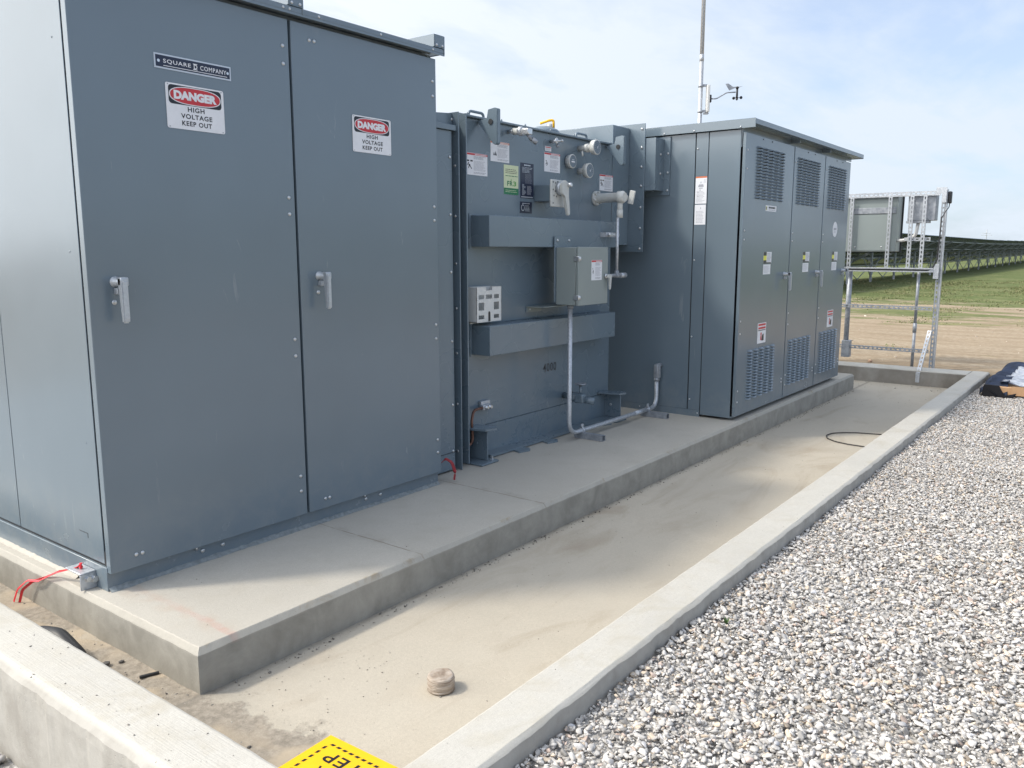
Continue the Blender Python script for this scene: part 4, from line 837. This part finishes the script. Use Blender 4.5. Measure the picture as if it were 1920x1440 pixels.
part(lambda g:(g.box(xr-.07,xr-.04,-1.23,-.20,1.142,1.158,GALV,.001,1),g.box(xr-.07,xr-.04,-1.23,-.20,1.108,1.122,GALV,.001,1),g.box(xr-.04,xr-.036,-1.23,-.20,1.108,1.158,GALVD),g.obox((xr-.048,-1.262,1.12),(0,1,0),(0,0,1),(1,0,0),(.028,.085,.003),GALV,.001),g.obox((xr-.050,-1.225,1.128),(0,1,0),(0,0,1),(1,0,0),(.035,.02,.003),GALV,.001)),'middle_rail')
part(lambda g:strut(g,(xr-.02,-1.245,.688),(xr-.02,.04,.688),ZV,NX,.041,.022,m=GALVD),'lower_rail')
part(lambda g:strut(g,(xr-.02,-1.245,.188),(xr-.02,.04,.188),ZV,NX,.041,.022,m=GALVD),'lower_rail')
for y in (-.292,-.722,-.958,-1.095):
    part(lambda g:strut(g,(xr-.062,y,1.16),(xr-.062,y,1.978),YV,NX,.041,.020,m=GALV),'upright_channel')
part(lambda g:g.tube([(xr+.03,-1.068,1.13),(xr+.03,-1.068,.50)],.017,GALVD,12) and g.tube([(xr+.03,-1.068,.51),(xr+.03,-1.068,.40)],.022,GALVD,12) and g.tube([(xr+.03,-1.068,.41),(xr+.03,-1.068,-.05)],.017,GALVD,12),'grey_conduit')
part(lambda g:(g.tube([(xr+.02,-.298,1.14),(xr+.02,-.298,.22)],.030,GALVD,14),g.box(xr-.035,xr+.06,-.358,-.262,.055,.262,GALVD,.004,2)),'conduit_with_box')
q=part(lambda g:(g.box(xr+.0,xr+.205,-.80,.02,1.345,1.995,PAINT_BOX,.006,2),g.box(xr-.004,xr-.0005,-.74,-.30,1.36,1.78,PAINT_BOX),g.box(xr-.012,xr-.0005,-.78,-.28,1.79,1.86,GALVD,.003,1),g.box(xr+.206,xr+.225,-.815,.035,1.335,2.005,DARKIN)),'large_enclosure')
for y,z in ((-.34,1.40),(-.64,1.40)): bolt(q,(xr-.004,y,z),FX,.010,.008)
part(lambda g:(g.box(xr+.0,xr+.15,-1.20,-.905,1.70,1.99,GALVD,.006,2),g.box(xr-.01,xr+.10,-1.14,-.895,1.672,1.698,GALVD,.002,1)),'small_enclosure')
part(lambda g:strut(g,(xr-.03,-.895,1.487),(xr-.03,-1.175,1.487),ZV,NX,.041,.015,m=GALV),'cross_channel')
part(lambda g:g.tube(fillet([(xr+.05,-.785,1.475),(xr+.05,-.86,1.475),(xr+.04,-1.0,1.52),(xr+.04,-1.02,1.69)],.09,8),.019,WHITEP,12),'flexible_conduit')
part(lambda g:(g.box(xr-.01,xr+.06,-1.352,-1.316,1.885,2.02,RUBBER,.012,3),g.tube(fillet([(xr+.02,-1.335,1.89),(xr+.02,-1.33,1.84),(xr-.03,-1.31,1.80),(xr-.048,-1.275,1.72)],.03,5),.005,RUBBER,8)),'antenna_box')
part(lambda g:g.tube(fillet([(xr-.048,-1.275,1.74),(xr-.05,-1.272,1.5),(xr-.048,-1.262,1.25),(xr-.05,-1.22,1.15),(xr-.052,-1.15,1.131),(xr-.052,-.28,1.131)],.05,5),.008,RUBBER,8),'black_cable')
part(lambda g:(strut(g,(xr-.10,-1.255,.44),(xr-.40,-1.225,-.02),(0,1,0),(-.84,0,.54),.041,.025,m=GALV),g.box(xr-.42,xr-.412,-1.245,-1.203,-.13,-.02,GALV,.001,1)),'brace')

# ---------------------------------------------------------------- weather mast behind the cabinets
Mm=thing('weather_mast','tall galvanised pole with wind vane and cup sensor rising behind the far cabinet','mast',(8.56,1.5,-.03))
RV=Vector((.604,-.797,0)); mb=Vector((8.56,1.5,0))
def mp_(o,z,dz=0): return mb+RV*o+Vector((0,0,z))
g=G(); g.cyl(mp_(0,-.05),mp_(0,3.72),.0265,GALV,18); g.cyl(mp_(0,3.70),mp_(0,3.78),.0275,GALV,18); g.cyl(mp_(0,3.78),mp_(0,6.2),.025,GALV,18); g.build('pole',Mm)
for z in (3.40,3.09):
    g=G(); g.lathe(mp_(0,z-.008),(0,0,1),[(0,.033),(.016,.033)],GALVD,18); g.obox(mp_(.05,z+.01),RV,(-RV.y,RV.x,0),(0,0,1),(.028,.014,.014),GALVD,.002); g.build('pole_clamp',Mm)
g=G(); g.obox(mp_(.092,3.25),RV,(-RV.y,RV.x,0),(0,0,1),(.018,.05,.165),WHITEP,.008,3); g.obox(mp_(.075,3.07),RV,(-RV.y,RV.x,0),(0,0,1),(.03,.03,.006),GALVD); g.build('radio_panel',Mm)
g=G(); g.obox(mp_(.123,3.25),RV,(-RV.y,RV.x,0),(0,0,1),(.012,.03,.045),RUBBER,.004); g.build('mount_block',Mm)
g=G(); g.tube(fillet([mp_(.13,3.25),mp_(.20,3.25),mp_(.33,3.325),mp_(.44,3.33)],.08,6),.008,GALVD,10); g.build('sensor_arm',Mm)
g=G(); g.cyl(mp_(.46,3.38),mp_(.46,3.25),.013,RUBBER,12); g.lathe(mp_(.46,3.26),(0,0,-1),[(0,.016),(.02,.014),(.03,.004)],RUBBER,12); g.lathe(mp_(.46,3.375),(0,0,1),[(0,.02),(.02,.018),(.024,.008)],RUBBER,12)
g.prism([(-.02,0),(-.04,-.012),(-.10,-.035),(-.15,.045),(-.115,.050),(-.055,.010),(.02,.01),(.065,.018),(.02,.0)],mp_(.46,3.385),RV,(0,0,1),.006,GALVD); wb=g.build('wind_vane',Mm)
for t in (R(15),R(135),R(255)):
    d=(RV*math.cos(t)+Vector((-RV.y,RV.x,0))*math.sin(t)); tg=Vector((0,0,1)).cross(d); g=G(); g.cyl(mp_(.46,3.265),mp_(.46,3.265)+d*.035,.003,RUBBER,6)
    g.lathe(mp_(.46,3.265)+d*.052,tg,[(-.014,.019),(-.006,.018),(.004,.014),(.012,.005)],RUBBER,14); g.build('cup',Mm)

# ---------------------------------------------------------------- rows of solar tables
def solar_row():
    r=thing('solar_panel_row','front row of dark solar panels on steel posts, nearest the grass','solar panels',(30,8.5,0),'rows of solar panels')
    xs_=[30+5.2*i for i in range(33)]
    def ctr(x): return terr(x)
    g=G(); 
    yt,yl,zt_,zl=7.0,10.6,2.55,.62                      # high edge toward the camera, low edge toward the sun
    tilt=Vector((0,yl-yt,zl-zt_)).normalized()
    for a_,b_ in zip(xs_,xs_[1:]):
        z=(ctr(a_)+ctr(b_))/2; g.prism([(a_+.02,0),(b_-.02,0),(b_-.02,2.02),(a_+.02,2.02)],(0,yt,zt_+z),(1,0,0),tilt,.035,SOLAR); g.prism([(a_+.02,2.05),(b_-.02,2.05),(b_-.02,4.05),(a_+.02,4.05)],(0,yt,zt_+z),(1,0,0),tilt,.035,SOLAR)
    g.build('panels',r)
    g=G()
    for yy in (.5,1.5,2.6,3.6):
        for a_,b_ in zip(xs_,xs_[1:]):
            z=(ctr(a_)+ctr(b_))/2; g.obox(Vector(((a_+b_)/2,yt,zt_+z-.08))+tilt*yy,(1,0,0),tilt,(1,0,0),(2.58,.03,.0),GALVD) if False else g.box(a_,b_-.02,yt+tilt.y*yy-.03,yt+tilt.y*yy+.03,zt_+z+tilt.z*yy-.11,zt_+z+tilt.z*yy-.045,GALVD)
    g.build('purlins',r)
    for i,x in enumerate(xs_):
        z=ctr(x); ym=8.45; zm=zt_+tilt.z*(ym-yt)/tilt.y+z-.2
        g=G(); g.box(x-.06,x+.06,ym-.05,ym+.05,z-.3,zm,GALVD); g.obox(Vector((x,yt,zt_+z-.17))+tilt*1.75,(1,0,0),tilt,tilt.cross(Vector((1,0,0))),(.04,1.5,.06),GALVD)
        g.obox(((x),ym+.55,zm-.25),(1,0,0),Vector((0,1,.35)).normalized(),Vector((0,-.35,1)).normalized(),(.025,.6,.025),GALVD); g.build('post',r)
        if i<len(xs_)-1:
            x2=xs_[i+1]; z2=ctr(x2); g=G()
            for a_,b_ in (((x,ym,z+.25),(x+1.7,ym,zm-.25)),((x+5.2,ym,z2+.25),(x+3.5,ym,zm-.25)),((x,ym,zm-.6),(x+2.6,ym,z+.2)),((x+5.2,ym,zm-.6),(x+2.6,ym,z+.2))): g.cyl(a_,b_,.022,GALVD,5)
            g.build('cross_brace',r)
    return r
row=solar_row()
labs=['second row of dark solar panels, seen through the legs of the front row','third row of dark solar panels, behind the second row','fourth row of solar panels, behind the third row','farthest row of solar panels, at the back of the field']
for k,lb in enumerate(labs):
    c=row.copy(); C.objects.link(c); c['label']=lb; c.location=row.location+Vector((0,(7.5,15,22.5,30)[k],.05*(k+1)))
    for ch in row.children:
        d=ch.copy(); C.objects.link(d); d.parent=c
g=G(); g.cyl((1400,185,5),(1400,185,33),.9,MASTM,8,.5); g.box(1399,1401,178,192,24,24.6,MASTM); g.box(1399,1401,180,190,27,27.6,MASTM)
tag(g.build('distant_mast'),'thin grey mast on the horizon above the solar panels','mast')

# ---------------------------------------------------------------- loose objects
# yellow caution sign lying on the curb corner
u=Vector((-.153+.143,-1.69+1.475,0)).normalized()   # toward the right corner of the sign
v=Vector((-.316+.143,-1.478+1.475,0)).normalized()
top=Vector((-.143,-1.475,.014))
Wd,Hd=.36,.30
# reading direction of the lettering runs opposite to u (the sign faces the other side)
ur=-Vector((0.03,-1,0)).normalized(); vr=Vector((0,0,1)).cross(ur); 
o=top-ur*Wd+(-vr)*0
def sign():
    # corner 'top' is the lower-right corner seen by the reader
    U=ur; V=vr; D=Decal(top-U*Wd,U,V,(0,0,1)); D.plate(Wd,Hd,.003,YEL); e=.0036
    def dash(x,y,hor):
        if hor: D.poly([(x,y),(x+.013,y),(x+.017,y+.008),(x+.004,y+.008)],e,INK)
        else: D.poly([(x,y),(x+.008,y+.004),(x+.008,y+.017),(x,y+.013)],e,INK)
    for i in range(13): dash(.028+i*.0235,.026,True)
    for i in range(10): dash(Wd-.034,.042+i*.0235,False)
    D.text('STEP',Wd-.225,.052,Wd-.062,.094,e,INK,.015)
    D.text('A',Wd-.118,.112,Wd-.082,.148,e,INK,.015)
    D.poly([(Wd-.125,.180),(Wd-.050,.180),(Wd-.088,.245)],e,INK)
    return D
sg=sign(); tag(sg.build('caution_sign'),'yellow caution sign with black STEP lettering lying across the near curb corner','sign')
# round plug
g=G(); pr=[]
for i in range(13): t=i/12; pr.append((t*.055,.047+.0015*math.sin(i*2.3)+.001*math.cos(i*5)))
g.lathe((.468,-1.335,-.169),(.02,.03,1),[(0,.044)]+pr[1:-1]+[(.055,.045),(.058,.038)],PLUG,40)
for vv in g.bm.verts:
    n_=noise.noise(vv.co*30)*.003; vv.co.x+=n_; vv.co.y+=n_; 
    if vv.co.z>-.12: vv.co.z+=noise.noise(vv.co*22)*.006
tag(g.build('round_plug'),'short round beige plug standing on the floor near the yellow sign','plug')
# cable loop on the floor
P=[(5.75,-1.70),(5.72,-1.56),(5.66,-1.36),(5.60,-1.27),(5.52,-1.205),(5.42,-1.185),(5.30,-1.225),(5.22,-1.31),(5.18,-1.42),(5.17,-1.55),(5.14,-1.70)]
g=G(); g.tube(fillet([(x,y,-.163) for x,y in P],.12,4),.0045,WIRE,8); tag(g.build('cable_loop'),'thin dark cable looping on the floor beside the long curb','cable')
g=G(); g.tube(fillet([(-.285,.135,-.15),(-.255,.09,-.095),(-.225,-.02,-.085),(-.215,-.13,-.13),(-.215,-.2,-.175)],.10,6),.030,RUBBER,16); tag(g.build('black_hose'),'curved end of a black hose lying in the dirt beside the near left curb','hose')
g=G(); g.obox((-.107,-.441,-.158),(.93,-.36,0),(.36,.93,0),(0,0,1),(.033,.006,.005),RUBBER,.002); tag(g.build('black_stick'),'short black strip of plastic in the dirt at the foot of the pad corner','debris')
def chip(name,loc,s,m,label,sd):
    g=G(); V,F=ico(1); vs=[g.bm.verts.new((loc[0]+a_*s*(1+.3*noise.noise(Vector((a_*2,b_*2,sd)))),loc[1]+b_*s*.7,loc[2]+c_*s*.5*(1+.3*noise.noise(Vector((b_*2,c_*2,sd)))))) for a_,b_,c_ in V]; k=g.mi(m)
    for f in F: q=g.bm.faces.new([vs[i] for i in f]); q.material_index=k
    tag(g.build(name),label,'stone')
ST1=plain('dark_chip',(.13,.12,.11),.9,0,.2,80); ST2=plain('tan_chip',(.5,.33,.22),.9,0,.2,80)
chip('stone',(-.165,-.24,-.155),.020,ST1,'small dark stone in the dirt trench, nearest the black hose',1)
chip('stone',(-.115,-.26,-.160),.012,ST1,'smallest dark stone in the dirt trench, touching the pad foot',2)
chip('stone',(9.45,-.52,-.02),.045,ST2,'reddish rock on the dirt behind the far curb',3)
# cardboard flat, dark cloth and plastic sheet at the end of the gravel
def cloth(name,x0,x1,y0,y1,zf,m,nx,ny,amp,label,cat,sd,fr=4,solid=.006):
    g=G(); k=g.mi(m); gr=[]
    for i in range(nx+1):
        r_=[]
        for j in range(ny+1):
            x=x0+(x1-x0)*i/nx; y=y0+(y1-y0)*j/ny; q=Vector((x*fr,y*fr*.6,sd)); 
            ridge=abs(noise.noise(q))*amp*1.4+noise.noise(q*2.7)*amp*.5
            ex=noise.noise(Vector((y*3,sd,x)))*.05 if i in (0,nx) else 0; ey=noise.noise(Vector((x*3,sd,y)))*.05 if j in (0,ny) else 0
            r_.append(g.bm.verts.new((x+ex,y+ey,zf(x,y)+ridge)))
        gr.append(r_)
    for i in range(nx):
        for j in range(ny): f=g.bm.faces.new((gr[i][j],gr[i+1][j],gr[i+1][j+1],gr[i][j+1])); f.material_index=k; f.smooth=True
    bmesh.ops.solidify(g.bm,geom=g.bm.faces[:],thickness=solid); return tag(g.build(name),label,cat)
bt=.035
def flatbox():
    g=G(); g.box(7.74,9.30,-2.95,-2.02,-.045,bt,CARD,.006,1); g.box(7.725,7.738,-2.95,-2.25,-.04,bt+.012,CARD); g.box(7.70,9.32,-2.60,-2.45,-.07,-.046,WOOD); return tag(g.build('cardboard_box'),'flat brown cardboard box lying on gravel past the end of the curb','box')
flatbox()
def zf1(x,y):
    e=max(0,(y+2.06)/.09); return bt+.008-min(.10,.11*e*e)*(1 if y>-2.06 else 0)+(-min(.10,(7.80-x)*1.2) if x<7.80 else 0)
cloth('dark_cloth',7.66,9.45,-2.22,-1.985,zf1,FAB,80,22,.085,'crumpled navy cloth draped over the left side of the cardboard box','cloth',3,3)
g=G(); g.prism([(0,-.10),(.16,-.10),(.26,-.085),(.30,-.01),(.20,-.045),(.15,.055),(.02,.06)],(7.655,-2.0,.0),(0.06,-1,0),(0,0,1),.03,BLK,.004); tag(g.build('black_cloth'),'black cloth corner hanging over the front end of the cardboard box','cloth')
cloth('plastic_sheet',7.80,9.30,-2.93,-2.16,lambda x,y:bt+.012,PWRAP,60,30,.06,'crumpled clear plastic sheet spread on top of the cardboard box','plastic sheet',9,5)

g=G(); k=g.mi(GRASS)
for i in range(9):
    t=i*.7; c0=Vector((1.33,-2.02,-.055)); d=Vector((math.cos(t)*.016,math.sin(t)*.016,.018+.006*(i%3))); u_=Vector((-math.sin(t),math.cos(t),0))*.003
    f=g.bm.faces.new([g.bm.verts.new(v_) for v_ in (c0-u_*.4,c0+u_*.4,c0+d*.6+u_,c0+d,c0+d*.6-u_)]); f.material_index=k
me_=g.build('weed'); at=me_.data.attributes.new('tint','FLOAT_COLOR','POINT'); at.data.foreach_set('color',[.06,.11,.035,1]*len(me_.data.vertices)); tag(me_,'tiny green weed sprouting through the gravel beside the long curb','weed')
